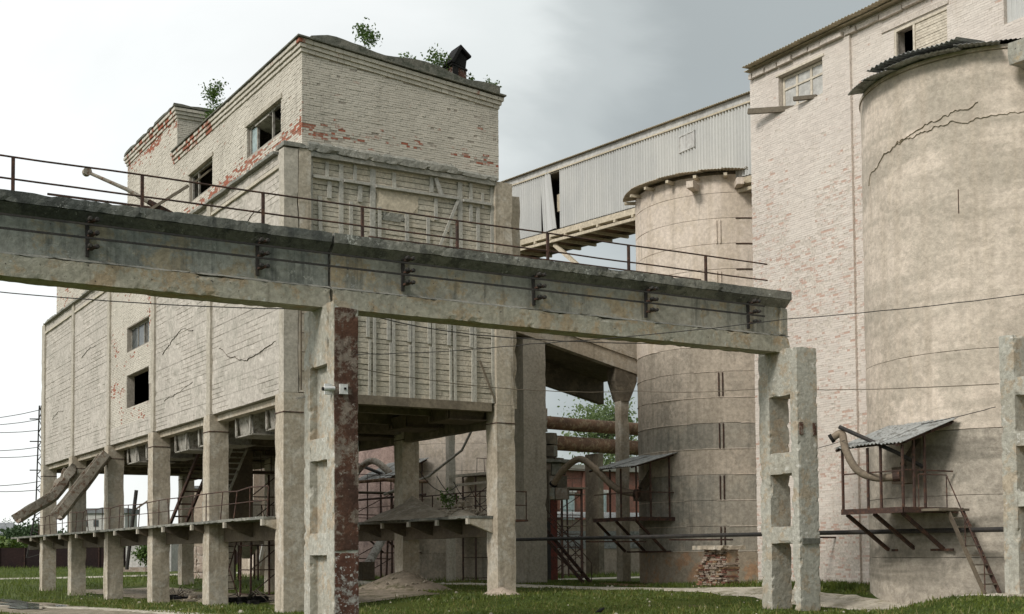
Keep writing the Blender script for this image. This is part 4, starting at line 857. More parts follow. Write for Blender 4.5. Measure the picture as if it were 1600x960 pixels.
# windows of the tower
w = window(TW, XT+.10, T1[0]+.02, T1[1]-.02, T1[2]+.02, T1[3]-.02, (.34, .67), .10, pm='render_w', mat='trim')
MB().box(XT+.095, XT+.125, T1[0]+.12, T1[1]-.12, 18.75, 18.82).build('transom', 'trim', w)
MB().box(XT-.14, XT-.02, T1[0]-.1, T1[1]+.1, T1[3]+.01, T1[3]+.09).build('hood', 'trim', TW)
m = MB(); z = T2[2]
w = MB(); w.box(XT+.01, XT+.1, T2[0], T2[1], T2[3]-.1, T2[3]); w.box(XT+.01, XT+.1, 29.9, T2[1], T2[2], T2[3]-.1); w.box(XT+.01, XT+.1, 29.12, 29.2, T2[2], T2[3]-.1); w = w.build('window', 'trim', TW)
k = 0
while z < T2[3]-.12:
    MB().box(XT+.04+.006*(k % 3), XT+.09, T2[0], 29.115, z+.004, z+.085).build('infill_board', 'trim', w); z += .095; k += 1
MB().box(XT-.05, XT+.01, 27.7, 30.5, T2[3]+.05, T2[3]+.2).build('lintel', 'mortar_t', TW)
corr_sheet((XT+.15, T3w[1], T3w[2]), (0, -1, 0), (0, 0, 1), T3w[1]-T3w[0], 1.25, .18, .025).build('window_sheet', 'siding', TW)
T = thing('steel_beam_end', 'rusty beam end sticking out below the left tower window', 'beam', (32.4, 35.2, 18)); MB().bar((33.1, 34.85, 17.95), (32.35, 36.5, 18.2), .12, .2).build('stub', 'wood', T)
T = thing('broken_plank', 'short broken plank end on the sill of the left tower window', 'plank', (32.8, 33.9, 18)); MB().bar((33.0, 33.6, 17.98), (32.6, 34.35, 18.06), .14, .14).build('stub', 'wood', T)
# ================================================================== SLOPING GALLERY
GY0, GY1 = 39.6, 82.0; gs = .0648
def gzt(y): return 20.62+(y-40.7)*gs
GA = thing('conveyor_gallery', 'enclosed sloping conveyor gallery clad in pale corrugated sheets', 'gallery', (38, 45, 17)); GX = 36.5
y = GY0; rg = random.Random(5)
while y < GY1:
    w = 1.0; zt = gzt(y+w); zb = gzt(y)-3.04
    dent = .012*rg.random()
    if True:
        b = corr_sheet((GX-dent, y+w, zb+.02), (0, -1, 0), (0, 0, 1), w-.004, zt-zb, .2, .062)
        b.v = [(a, c, d+(c-y)*gs*(0.9)) for a, c, d in b.v]
        if 56.1 < y < 57.2: b.v = [(a-.05, c+.55*(1-(zt-d)/3)-.5, d) if c < y+.5 else (a, c+.25*(1-(zt-d)/3)-.25, d) for a, c, d in b.v]
        b.build('siding_sheet', 'siding', GA)
    y += w+(.85 if 54.0 < y < 55.0 else 0)
def gbar(x0, x1, zo0, zo1, name, mat, ya=GY0, yb=GY1): 
    m = MB(); m.prism([(ya, gzt(ya)+zo0), (yb, gzt(yb)+zo0), (yb, gzt(yb)+zo1), (ya, gzt(ya)+zo1)], 0, x0, x1); return m.build(name, mat, GA)
gbar(GX-.10, GX-.03, .0, .07, 'eave_trim', 'cream'); gbar(GX-.03, GX+.1, .0, .38, 'fascia', 'render_w'); gbar(GX-.02, GX+2.9, -.02, -.06, 'ceiling', 'cream')
gbar(GX+.1, GX+2.9, -3.2, -3.04, 'floor', 'bigpipe'); gbar(GX-.02, GX+.3, -3.36, -3.07, 'bottom_chord', 'cream'); gbar(GX+2.6, GX+2.9, -3.36, -3.07, 'bottom_chord', 'wood'); gbar(GX+2.85, GX+2.9, -3.0, -.1, 'far_wall', 'cream')
gbar(GX-.03, GX+.1, -3.66, -3.52, 'lower_rail', 'cream')
y = GY0
while y < GY1:
    b = corr_sheet((GX-.22, y+1.05, gzt(y)+.40), (0, -1, 0), (1, 0, .12), 1.08, 1.6, .15, .018); b.v = [(a, c, d+(c-y)*gs) for a, c, d in b.v]; b.build('roof_sheet', 'cream', GA); y += 1.03
y = GY0+1
while y < GY1:
    MB().box(GX-.06, GX+2.9, y, y+.14, gzt(y)-3.50, gzt(y)-3.37).build('joist', 'cream', GA); y += 1.45
window(GA, GX-.09, 44.65, 45.75, gzt(45.2)-1.15, gzt(45.2)-.38, (.5,), .06, mat='render_w', pm='render_w')
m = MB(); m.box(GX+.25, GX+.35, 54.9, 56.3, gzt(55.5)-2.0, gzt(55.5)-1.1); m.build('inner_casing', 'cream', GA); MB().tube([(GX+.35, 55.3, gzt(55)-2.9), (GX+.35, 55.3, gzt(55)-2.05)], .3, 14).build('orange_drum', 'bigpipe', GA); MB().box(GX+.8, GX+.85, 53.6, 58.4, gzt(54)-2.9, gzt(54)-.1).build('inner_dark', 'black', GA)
for a, b in (((GX+.2, 56.5, 17.9), (GX+1.0, 50.5, 13.2)), ((GX+.2, 60.2, 18.0), (GX+.6, 62.2, 14.2)), ((GX+2.4, 51.6, 17.5), (GX+2.4, 49.2, 15.6))): MB().bar(a, b, .16, .2).build('brace', 'cream', GA)
# ================================================================== RAMP STRUCTURE behind
RP = thing('inclined_ramp', 'inclined concrete ramp on big piers descending from the bunker to the silo', 'ramp', (31, 50, .5))
def rz_(x): return 11.66-(x-30.43)*.222
m = MB(); m.prism([(25.5, rz_(25.5)), (37.4, rz_(37.4)), (37.4, rz_(37.4)+.68), (25.5, rz_(25.5)+.68)], 1, 49.5, 49.9); m.build('edge_beam', 'column', RP)
m = MB(); m.prism([(25.5, rz_(25.5)+.69), (37.4, rz_(37.4)+.69), (37.4, rz_(37.4)+.95), (25.5, rz_(25.5)+.95)], 1, 49.42, 49.7); m.build('kerb', 'column', RP)
m = MB(); m.prism([(27, rz_(27)+.955), (37.4, rz_(37.4)+.955), (37.4, rz_(37.4)+2.1), (27, rz_(27)+2.1)], 1, 49.6, 49.85); m.build('parapet_wall', 'column_w', RP)
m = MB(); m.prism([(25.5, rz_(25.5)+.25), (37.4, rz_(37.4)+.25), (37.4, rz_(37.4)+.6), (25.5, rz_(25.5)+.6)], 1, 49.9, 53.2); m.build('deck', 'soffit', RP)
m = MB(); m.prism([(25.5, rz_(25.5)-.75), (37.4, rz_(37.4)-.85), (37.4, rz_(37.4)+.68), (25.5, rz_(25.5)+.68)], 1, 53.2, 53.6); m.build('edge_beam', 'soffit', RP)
MB().rough(30.43, 31.62, 49.52, 50.38, .1, rz_(31)-.02, .4, .015, .04, 9).build('pier', 'column_w', RP)
MB().rough(30.6, 33.0, 52.4, 53.1, .1, rz_(32)-.1, .5, .015, .04, 9).build('pier', 'soffit', RP)
MB().rough(35.84, 36.3, 49.6, 50.1, .1, 9.0, .4, .012, .03, 10).build('pier', 'column', RP)
m = MB(); m.prism([(35.84, 8.95), (36.3, 8.95), (36.75, 9.9), (36.75, rz_(36.5)), (35.5, rz_(35.5)), (35.5, 9.9)], 1, 49.55, 50.2); m.build('pier_head', 'soffit', RP)
MB().rough(23.9, 25.9, 45.2, 49.3, 10.2, 14.6, .5, .02, .05, 12).build('upper_landing', 'column', RP)
# concrete post right of bunker (flat buttress)
MB().rough(23.80, 24.25, 39.9, 40.5, ZB, ZT-.25, .35, .02, .06, 13).build('buttress', 'column', B)
MB().rough(23.45, 24.35, 39.75, 40.2, 12.4, 14.7, .3, .02, .06, 14).build('buttress', 'column', B)
# masonry block structure seen through the gap
MS = thing('masonry_block_pier', 'dark stained block masonry pier with ledges seen under the ramp', 'masonry', (35, 56, .5))
rg = random.Random(2); z = 4.6
for r in range(8):
    x = 33.3; h = .62 if r not in (3,) else .3; xe = 36.2 if r > 3 else 36.9-r*.1
    if r > 5: xe = 35.6
    while x < xe:
        w = min(rg.uniform(.7, 1.0), xe-x+.02); MB().rough(x, x+w-.03, 55.6+rg.gauss(0, .03), 56.6, z, z+h-.03, .3, .015, .05, int(x*7+r)).build('block', rg.choice(('stone', 'soffit', 'beam')), MS); x += w
    z += h
MB().rough(33.2, 37.0, 55.3, 56.6, 6.45, 6.62, .3, .02, .06, 3).build('ledge', 'ledge', MS)
MB().rough(33.3, 35.3, 56.0, 56.6, .4, 4.58, .5, .02, .05, 3).build('wall', 'column', MS)
RPst = thing('red_steel_post', 'red and dark steel post standing before the red brick building', 'post', (37, 58, .5)); MB().box(36.3, 36.62, 57.0, 57.3, .4, 7.0).build('dark_flange', 'darksteel', RPst); MB().box(36.63, 37.05, 57.02, 57.3, .4, 6.98).build('red_face', 'red', RPst)
# elevated rusty pipes
PP = thing('overhead_pipes', 'pair of fat rusty pipes on the pipe bridge behind the ramp', 'pipe', (45, 70, 8))
for z, r in ((10.1, .42), (8.85, .48)): MB().tube([(40, 69.0, z+.1), (47, 69.5, z), (66, 70.5, z-.1)], r, 20).build('pipe', 'bigpipe', PP, smooth=True)
MB().box(48, 48.4, 69, 70.5, .5, 8.3).build('support', 'soffit', PP); MB().box(58, 58.4, 69, 70.8, .5, 8.2).build('support', 'soffit', PP)
# red brick workshop
RB = thing('red_brick_workshop', 'low red brick workshop with pale blue windows seen through the gap', 'building', (62, 96, 1)); 
m = MB(); m.box(50, 80, 98, 104, .3, 9.4); m.build('wall', 'redbrick', RB); m = MB(); m.box(49.6, 80, 97.6, 104.4, 9.4, 9.9); m.build('roof', 'ledge', RB)
for x in (53.5, 57.0, 60.5, 64, 67.5):
    f = MB().box(x, x+1.5, 97.9, 97.99, 4.6, 7.4).build('window', 'render_w', RB); MB().box(x+.12, x+.7, 97.86, 97.89, 4.72, 7.28).build('pane', 'paleglass', f); MB().box(x+.8, x+1.38, 97.86, 97.89, 4.72, 7.28).build('pane', 'paleglass', f); MB().box(x-.2, x+1.7, 97.84, 97.99, 7.42, 7.7).build('lintel', 'render_w', RB)
    MB().box(x-1.1, x-.7, 97.8, 97.99, .3, 9.3).build('pilaster', 'redbrick', RB)
LW = thing('low_store_shed', 'low beige store shed with corrugated eaves in front of the brick workshop', 'shed', (50, 72, .6))
MB().rough(42.5, 62, 74, 78, .3, 4.2, .8, .02, .03, 4).build('wall', 'render_b', LW); MB().box(42.5, 62, 73.93, 73.99, 2.2, 3.4).build('blue_band', 'sheet_d', LW)
for k in range(18): corr_sheet((42.2+k*1.1, 73.6, 4.3), (1, 0, 0), (0, 1, .12), 1.12, 4.6, .16, .02).build('roof_sheet', 'sheet_d', LW)
# ================================================================== LOADING CANOPIES
def canopy(x0, x1, y0, y1, zf, zr0, zr1, label, posts, seed, wallx, strutz):
    """platform on struts: outer edge x0 (facing -X), wall side x1; y0 near end, y1 far end; roof from eave zr0 up to zr1 at the wall"""
    T = thing('loading_canopy', label, 'canopy', (x0, y0, zf), 'loading canopies on the silos'); rg = random.Random(seed)
    MB().rough(x0, x1, y0, y1, zf-.07, zf, .5, .01, .01, seed).build('floor', 'wood', T); MB().box(x0-.05, x0-.005, y0-.05, y1+.05, zf-.14, zf+.02).build('edge_angle', 'rust', T); MB().box(x0-.05, x1+.3, y0-.06, y0-.01, zf-.14, zf+.02).build('edge_angle', 'rust', T)
    sl_ = (zr1-zr0)/(x1-x0)
    for (x, y) in posts: MB().box(x-.03, x+.03, y-.03, y+.03, zf, zr0+(x-x0)*sl_-.06).build('post', 'rust', T)
    for z in (zf+1.05,):
        MB().bar((x0, y0, z), (x0, y1, z), .04).build('rail', 'rust', T); MB().bar((x0, y0, z+.02), (x1, y0, z+.02), .04).build('rail', 'rust', T)
    for y in (y0, y1): MB().bar((x0-.25, y, zr0-.08), (x1, y, zr1-.05), .06, .08).build('rafter', 'rust', T)
    for x in (x0, (x0+x1)/2, x1-.1): MB().bar((x, y0-.15, zr0+(x-x0)*sl_-.0), (x, y1+.15, zr0+(x-x0)*sl_-.0), .06, .06).build('purlin', 'rust', T)
    y = y0-.2; k = 0
    while y < y1-.05:
        w = min(.86, y1+.06-y); t = rg.gauss(0, .02)
        corr_sheet((x0-.22+rg.uniform(-.04, .04), y+w, zr0-.22*sl_+.06+.008*(k % 2)+t), (0, -1, 0), (1, 0, sl_), w+.04, (x1-x0+.25)*math.hypot(1, sl_), .14, .022).build('roof_sheet', 'sheet_d', T); y += w; k += 1
    for y in (y0+.1, (y0+y1)/2, y1-.1): MB().bar((x0+.05, y, zf-.14), (wallx, y+.25, strutz), .08, .10).build('strut', 'rust', T)
    MB().bar((wallx, y0, strutz-.02), (wallx, y1, strutz-.02), .07).build('wall_angle', 'rust', T)
    # inner machinery: gate valve with hand wheel
    xm, ym = (x0+x1)/2+.35, (y0+y1)/2
    MB().rough(xm-.25, xm+.25, ym-.3, ym+.3, zf+.75, zf+1.25, .2, .02, .03, seed).build('gate_housing', 'hopper_d', T)
    MB().bar((xm, ym, zf+1.25), (x1+.2, ym, zr1-.3), .22, .3).build('feed_spout', 'hopper_d', T)
    return T
xs, ys = 28.3, 25.74
canopy(28.3, 30.35, 25.74, 28.04, 3.02, 4.85, 5.55, 'rusty loading canopy with platform against the big right silo', [(28.3, 25.74), (28.3, 27.05), (28.3, 28.04), (28.75, 25.74), (29.19, 25.74), (28.35, 26.6)], 3, 30.3, 1.85)
canopy(32.75, 34.9, 44.3, 47.4, 3.33, 5.5, 6.1, 'rusty loading canopy and platform on the ringed silo beside the tower', [(32.75, 44.3), (32.75, 45.4), (32.75, 46.2), (33.5, 44.3), (34.5, 44.3)], 5, 34.5, 1.9)
canopy(32.6, 34.9, 67.6, 72.5, 3.6, 6.3, 7.4, 'dim loading canopy behind the bunker, in front of the beige silo', [(32.6, 67.6), (32.6, 69), (32.6, 70.8), (32.6, 72.5), (33.8, 67.6), (34.6, 67.6)], 7, 34.5, 2)
# walkway + stair on the right canopy
ST = thing('access_stair', 'steep steel stair with handrail down from the right silo canopy', 'stairs', (29.8, 24, .7), 'steel stairs and ladders')
a, b = Vector((29.75, 25.2, 2.98)), Vector((29.35, 23.65, .62))
MB().box(28.95, 30.2, 25.05, 25.72, 2.92, 2.99).build('landing', 'wood', ST)
for dx in (-.3, .3): MB().bar(a+Vector((dx, 0, 0)), b+Vector((dx, 0, 0)), .04, .13).build('stringer', 'hopper_d' if dx < 0 else 'rust', ST)
for k in range(1, 9): p = a.lerp(b, k/9); MB().box(p.x-.27, p.x+.27, p.y-.09, p.y+.09, p.z-.02, p.z+.02).build('tread', 'wood', ST)
up = Vector((0, 0, .95)); q = Vector((-.3, 0, 0)); MB().tube([Vector((28.9, 25.7, 3.97)), a+q+up, b+q+up*.9], .02, 6).build('handrail', 'rust', ST)
for k in (0, .5, 1): p = a.lerp(b, k)+q; MB().tube([p, p+up*.95], .018, 6).build('baluster', 'rust', ST)
MB().tube([Vector((28.9, 25.72, 3.02)), Vector((28.9, 25.72, 3.97))], .018, 6).build('baluster', 'rust', ST)
# pipes and hoses
def hose(pts, r, label, mat='hose', name='loading_hose', cat='hose', r2=None):
    P = [Vector(p) for p in pts]; out = []
    for i in range(len(P)-1):
        p0, p1, p2, p3 = P[max(i-1, 0)], P[i], P[i+1], P[min(i+2, len(P)-1)]
        for k in range(8): t = k/8; out.append(.5*((2*p1)+(-p0+p2)*t+(2*p0-5*p1+4*p2-p3)*t*t+(-p0+3*p1-3*p2+p3)*t**3))
    out.append(P[-1]); T = thing(name, label, cat, tuple(P[0])); MB().tube(out, r, 12, cap=False).build('tube', mat, T, smooth=True); MB().tube([out[-1], out[-1]+(out[-1]-out[-2]).normalized()*.1], r*1.25, 12).build('mouth_ring', 'black', T); MB().tube([out[0], out[0]+(out[1]-out[0]).normalized()*.2], r*1.3, 12).build('coupling', 'rust', T)
    return T
hose([(28.9, 26.4, 3.95), (28.5, 26.9, 3.92), (28.15, 27.3, 4.15), (28.0, 27.6, 4.75), (28.0, 27.75, 5.25), (27.85, 27.95, 5.15)], .11, 'curved grey and tan hose rising from the right canopy machinery')
hose([(33.4, 45.0, 4.35), (32.9, 45.9, 4.6), (32.5, 47.0, 5.55), (32.3, 47.9, 6.0), (32.1, 48.9, 5.55), (32.0, 49.5, 5.0)], .15, 'tan arched loading hose left of the ringed silo canopy')
hose([(33.6, 68, 5.6), (33.0, 69, 6.8), (32.6, 70.2, 7.4), (32.2, 71.4, 6.8), (32.0, 72, 5.6)], .2, 'grey arched hose behind the bunker by the dim canopy', 'chute')
T = thing('lever_pipe', 'dark straight pipe leaning over the right canopy roof', 'pipe', (28.2, 27, 5)); MB().tube([(27.9, 27.75, 5.45), (28.6, 26.2, 4.6), (29.3, 25.9, 4.2)], .06, 8).build('tube', 'darksteel', T)
T = thing('lever_pipe', 'dark straight pipe above the dim canopy behind the middle column', 'pipe', (32.6, 70, 6)); MB().tube([(32.2, 72.8, 7.6), (33.5, 69, 6.3)], .1, 8).build('tube', 'darksteel', T)
T = thing('ground_pipe', 'long dark horizontal pipe running low along the silos and tower', 'pipe', (29.9, 36, 2.4)); MB().tube([(29.95, 21.5, 2.36), (29.9, 30, 2.40), (29.95, 40, 2.43), (29.9, 49.4, 2.46)], .07, 8).build('tube', 'darksteel', T)
for y in (33, 38.5, 44): MB().bar((29.95, y, 2.3), (33, y, 2.3), .06).build('bracket', 'rust', T)
ladder((33.0, 52.5, .5), (32.2, 54.0, 4.4), .55, (1, .3, 0), 'thin steel ladder leaning left of the ringed silo canopy', r=.028)
def stair(a, b, w, label, n=11):
    a, b = Vector(a), Vector(b); T = thing('access_stair', label, 'stairs', tuple(a), 'steel stairs and ladders'); d = Vector((b.x-a.x, b.y-a.y, 0)).normalized(); s = Vector((-d.y, d.x, 0))*w/2
    for k in (-1, 1): MB().bar(a+s*k, b+s*k, .05, .16).build('stringer', 'rust', T)
    for i in range(1, n): p = a.lerp(b, i/n); MB().bar(p-s, p+s, .2, .03).build('tread', 'rust', T)
    for k in (-1, 1): MB().tube([a+s*k+Vector((0, 0, .95)), b+s*k+Vector((0, 0, .95))], .022, 6).build('handrail', 'rust', T)
    for i in (0, 3, 6, 9, n): 
        p = a.lerp(b, i/n)-s; MB().tube([p, p+Vector((0, 0, .95))], .018, 6).build('baluster', 'rust', T)
stair((33.6, 49.2, .45), (32.2, 51.8, 3.6), .7, 'dark steep stair at the foot of the ramp pier')
T = thing('corrugated_booth', 'narrow booth of upright corrugated sheets behind the ramp pier', 'booth', (33, 54, 3.6))
for k in range(3): corr_sheet((32.9+k*.55, 53.75+k*.02, 3.6), (1, 0, 0), (0, 0, 1), .53, 2.2, .14, .02).build('sheet', ('sheet_d', 'hopper', 'wood')[k], T)
MB().box(32.8, 34.6, 53.78, 55, 5.82, 5.95).build('roof', 'wood', T); MB().box(32.8, 34.6, 53.8, 55, 3.45, 3.58).build('floor', 'rust', T)
for x in (32.85, 34.5): MB().box(x, x+.07, 54.9, 54.97, .4, 3.45).build('leg', 'rust', T)
ladder((27.6, 62.5, .5), (27.2, 63.6, 3.4), 1.0, (1, -.4, 0), 'brown ladder with many rungs left of the middle column', r=.03)
stair((26.0, 67.5, .5), (24.6, 66.0, 3.6), .7, 'dim stair far behind the rust-faced pillar', 9)
T = thing('concrete_posts', 'slim pale concrete post with pipe brackets in front of the beige silo', 'post', (33.2, 61.8, .5)); MB().rough(33.9, 34.3, 63.0, 63.4, .3, 9, .5, .01, .03, 3).build('shaft', 'column_w', T)
for z in (5.6, 6.1): MB().bar((33.9, 63, z), (36.5, 59.5, z+.25), .14).build('arm', 'column_w', T)
MB().rough(29.6, 30.2, 66.8, 67.4, .3, 3.0, .5, .01, .03, 3).build('footing_block', 'column_w', T)
# crumbling brick stub beside the ringed silo
T = thing('ruined_brick_base', 'crumbling orange stained brick stub with slab top beside the ringed silo', 'ruin', (32, 37.5, .5)); rg = random.Random(6)
z = .35; r = 0
while z < 1.9:
    y = 37.3+rg.uniform(0, .12); ye = 39.15-.55*max(0, z-.9)**.8-rg.uniform(0, .22)
    while y < ye:
        l = rg.choice((.12, .25, .25)); o_ = rg.gauss(0, .05)+.05*noise.noise(Vector((y*2, z*2, 1)))
        if rg.random() > .12: MB().rough(31.6+o_, 32.3, y+.004, min(y+l, ye+.1)-.006, z+.003, z+.072, .1, .010, .04, int(y*50+z*9)).build('brick', rg.choice(('stone', 'stone', 'orange', 'silo_low', 'redbrick')), T)
        y += l
    z += .0775; r += 1
MB().rough(31.72, 32.25, 37.35, 38.5, .2, 1.88, .2, .03, .08, 9).build('mortar_core', 'silo_low', T)
MB().rough(31.3, 32.5, 37.2, 38.85, 1.92, 2.07, .15, .02, .07, 3).build('slab', 'column', T)
# ================================================================== WIRES
def wire(pts, label, r=.014, sag=.25, mat='darksteel'):
    m = MB(); P = [Vector(p) for p in pts]; out = []
    for a, b in zip(P, P[1:]):
        for k in range(14): t = k/14; out.append(a.lerp(b, t)-Vector((0, 0, sag*4*t*(1-t)))+Vector((0, 0, .02*noise.noise(Vector((k*.9, a.x, b.y))))))
    out.append(P[-1]); m.tube(out, r, 5); tag(m.build('overhead_wire', mat), label, 'wire', 'overhead wires')
wire([Vector((5.45, 38.37, 9.23)), Vector((14.0, 34.42, 8.77))], 'black wire crossing below the left beam span before the bunker', .016, .12)
wire([Vector((15.41, 34.73, 8.91)), Vector((22.33, 36.41, 8.89)), Vector((34.96, 39.25, 10.24))], 'dark wire sagging from the middle pillar to the ramp', .018, .15)
wire([Vector((12.32, 27.38, 6.39)), Vector((15.74, 25.31, 6.6)), Vector((20.16, 21.47, 6.96)), Vector((24.21, 17.84, 7.33))], 'thin wire rising to the right across beam and silo', .010, .05)
wire([Vector((14.96, 33.93, 7.15)), Vector((22.41, 37.61, 7.38)), Vector((29.71, 40.2, 8.01)), Vector((31.05, 34.74, 7.55)), Vector((27.47, 21.79, 5.99))], 'pale cable strung across the ramp opening to the silo', .014, .08, 'wood')
wire([Vector((28.95, 25.61, 5.38)), Vector((29.08, 23.18, 5.63))], 'short wire from the right canopy to the edge pillar', .012, .02)
wire([Vector((29.88, 33.26, 4.84)), Vector((27.83, 27.47, 5.03))], 'short wire between pale pillar and right canopy', .010, .03)
for k, (wa, wb) in enumerate([((18.7, 116.62, 13.58), (22.98, 116.33, 14.58)), ((18.71, 116.64, 13.04), (22.99, 116.36, 13.76)), ((18.72, 116.67, 12.45), (23.01, 116.4, 12.83)), ((18.75, 116.74, 10.89), (23.03, 116.47, 11.4)), ((18.76, 116.76, 10.35), (23.04, 116.5, 10.69)), ((18.8, 116.87, 7.93), (23.09, 116.6, 8.45)), ((18.81, 116.89, 7.5), (23.1, 116.63, 7.73))]): wire([wa, wb], ('topmost power line running left from the lattice mast', 'second power line down from the mast top, running left', 'third power line down, just below the top pair', 'upper line of the middle pair left of the mast', 'lower line of the middle pair left of the mast', 'upper line of the lowest pair left of the mast', 'lowest power line running left from the mast')[k], .03, .1)
# ================================================================== BACKGROUND LEFT
MA = thing('lattice_mast', 'slender steel lattice mast with cross arms at the far left', 'mast', (-2, 112, .5))
base = Vector((23.11, 116.95, 1.87)); top = Vector((22.92, 116.34, 14.91)); rt = r_*1.0
for s in (-1, 1):
    MB().bar(base+rt*1.1*s, base.lerp(top, .32)+rt*.35*s, .12).build('leg', 'darksteel', MA); MB().bar(base.lerp(top, .32)+rt*.35*s, top+rt*.08*s, .1).build('leg', 'darksteel', MA)
for k in range(22):
    t = k/22; t2 = (k+1)/22; w0 = .08+.27*min(1, (1-t)/.68)+(.75*(1-t/.32) if t < .32 else 0); w1 = .08+.27*min(1, (1-t2)/.68)+(.75*(1-t2/.32) if t2 < .32 else 0); s = 1 if k % 2 else -1
    MB().bar(base.lerp(top, t)+rt*w0*s, base.lerp(top, t2)-rt*w1*s, .06).build('lacing', 'darksteel', MA)
for c in [(22.94, 116.39, 13.76), (22.98, 116.48, 11.84), (23.02, 116.59, 9.38)]:
    c = Vector(c); MB().bar(c-rt*.9, c+rt*.9, .09).build('cross_arm', 'darksteel', MA)
FE = thing('dark_sheet_fence', 'long low dark brown sheet metal fence across the far meadow', 'fence', (10, 150, .9))
for k in range(30):
    x = -25+k*2.5; y = 152-.30*x*.6; x2 = x+2.46; y2 = 152-.30*x2*.6
    m = MB(); z = .3; m.add([(x, y, z), (x2, y2, z), (x2, y2, 3.0), (x, y, 3.0), (x+.02, y+.08, z), (x2+.02, y2+.08, z), (x2+.02, y2+.08, 3.0), (x+.02, y+.08, 3.0)], [(0, 1, 2, 3), (4, 7, 6, 5), (3, 2, 6, 7), (0, 4, 5, 1)]); m.build('fence_panel', 'fence', FE)
    MB().box(x-.06, x+.02, y-.1, y, .3, 3.05).build('post', 'rust', FE)
def rotbox(m, c, w, d, h):
    """box aligned with the camera's right axis, c = centre of base"""
    a = Vector((r_.x, r_.y, 0)).normalized(); b = Vector((-a.y, a.x, 0)); vs = [c+a*s*w/2+b*t*d/2+Vector((0, 0, z)) for s in (-1, 1) for t in (-1, 1) for z in (0, h)]
    return m.add(vs, [(0, 1, 3, 2), (4, 6, 7, 5), (0, 4, 5, 1), (2, 3, 7, 6), (0, 2, 6, 4), (1, 5, 7, 3)])
AP = thing('distant_apartment_block', 'grey flat-roofed apartment block far away between the columns', 'building', (78.84, 326.2, 6.22))
c = Vector((79.12, 326.09, 5.12)); rotbox(MB(), c, 14, 10, 7.6).build('wall', 'render_w', AP); rotbox(MB(), c+Vector((0, 0, 7.62)), 15, 11, 1.2).build('roof', 'tile', AP)
for k in range(5):
    for j in (1.2, 4.4): rotbox(MB(), c+Vector((r_.x, r_.y, 0))*(-5.4+k*2.7)-Vector((-r_.y, r_.x, 0))*5.03+Vector((0, 0, j)), 1.2, .1, 1.6).build('window', 'glass', AP)
HO = thing('distant_house', 'white house with grey slate roof far off at the left edge', 'house', (47.38, 275.1, 4.89))
c = Vector((46.85, 275.47, 3.88)); rotbox(MB(), c, 6, 5, 2.6).build('wall', 'render_w', HO)
m = MB(); a = Vector((r_.x, r_.y, 0)).normalized(); b_ = Vector((-a.y, a.x, 0)); e = c+Vector((0, 0, 2.62)); m.add([e-a*3.3-b_*2.9, e+a*3.3-b_*2.9, e+a*3.3+b_*2.9, e-a*3.3+b_*2.9, e-a*3.1+Vector((0, 0, 2.6)), e+a*2.7+Vector((0, 0, 2.6))], [(0, 1, 5, 4), (2, 3, 4, 5), (1, 2, 5), (3, 0, 4), (0, 3, 2, 1)]); m.build('roof', 'tile', HO)
for k in (-1.5, .8): rotbox(MB(), c+a*k-b_*2.52+Vector((0, 0, 1)), .9, .08, 1.0).build('window', 'glass', HO)
HB = thing('small_red_house', 'tiny red-roofed outbuilding beside the white distant house', 'house', (48.39, 262.82, 4.75)); rotbox(MB(), Vector((48.2, 262.99, 3.77)), 2.2, 2, 2.4).build('wall', 'render_w', HB); rotbox(MB(), Vector((48.2, 262.99, 3.77))+Vector((0, 0, 2.42)), 2.5, 2.4, .6).build('roof', 'redbrick', HB)
# white shed + shrub + black leaning post seen under the bunker
WS = thing('white_shed', 'white rendered shed wall seen between the left columns', 'shed', (27.7, 100.22, 0.82))
c = Vector((29.52, 104.97, 0.72)); rotbox(MB(), c, 3.6, 3, 2.5).build('wall', 'render_w', WS); rotbox(MB(), c-b_*1.53+Vector((0, 0, .9)), .7, .06, 1.0).build('window', 'glass', WS); rotbox(MB(), c-a*1.0-b_*1.9-Vector((0, 0, .0)), 3.4, .6, .35).build('plinth', 'stone', WS)
T = thing('leaning_pole', 'black leaning pole with a bracket by the white shed', 'pole', (23.98, 90.77, 1.01)); MB().tube([Vector((23.72, 90.92, 1.01)), Vector((24.19, 90.34, 6.46))], .13, 8).build('shaft', 'darksteel', T); MB().bar(Vector((23.95, 90.57, 4.97)), Vector((24.92, 89.94, 5.75)), .1).build('arm', 'wood', T)
# stone block wall + beige building behind bunker
SW = thing('stone_block_base', 'pink stained block base standing behind the left columns', 'masonry', (25, 72, .4))
p = Vector((25.25, 83.03, 0.42)); q = Vector((26.09, 80.18, 0.44)); U_ = Vector((q.x-p.x, q.y-p.y, 0)); Lw = U_.length; U_.normalize()
for r in range(4):
    for k in range(2): 
        s = p+U_*(k*Lw/2+(.2 if r % 2 else 0)*0); m = MB(); m.rough(0, Lw/2-.04, 0, 1.2, 0, .52, .2, .02, .05, r*3+k, warp=lambda v, s=s, r=r: tuple(s+U_*v.x+Vector((-U_.y, U_.x, 0))*v.y+Vector((0, 0, v.z+r*.55-.1)))); m.build('block', 'stone', SW)
BG = thing('beige_brick_house', 'beige rendered tall house block seen under the bunker between columns', 'building', (31.35, 86.34, 0.81))
cA = Vector((31.85, 88.39, 0.61)); hgt = 9.6; p0_ = Vector((30.97, 88.92, 0.62)); p1_ = Vector((31.2, 86.45, 0.55)); p2_ = Vector((35.82, 91.84, 0.77))
def wallseg(p, q, h, mat, name): 
    n_ = Vector((-(q-p).y, (q-p).x, 0)).normalized()*.4; z = Vector((0, 0, h)); p = Vector((p.x, p.y, .2)); q = Vector((q.x, q.y, .2)); return MB().add([p, q, q+z, p+z, p+n_, q+n_, q+n_+z, p+n_+z], [(0, 1, 2, 3), (5, 4, 7, 6), (3, 2, 6, 7), (4, 0, 3, 7), (1, 5, 6, 2)]).build(name, mat, BG)
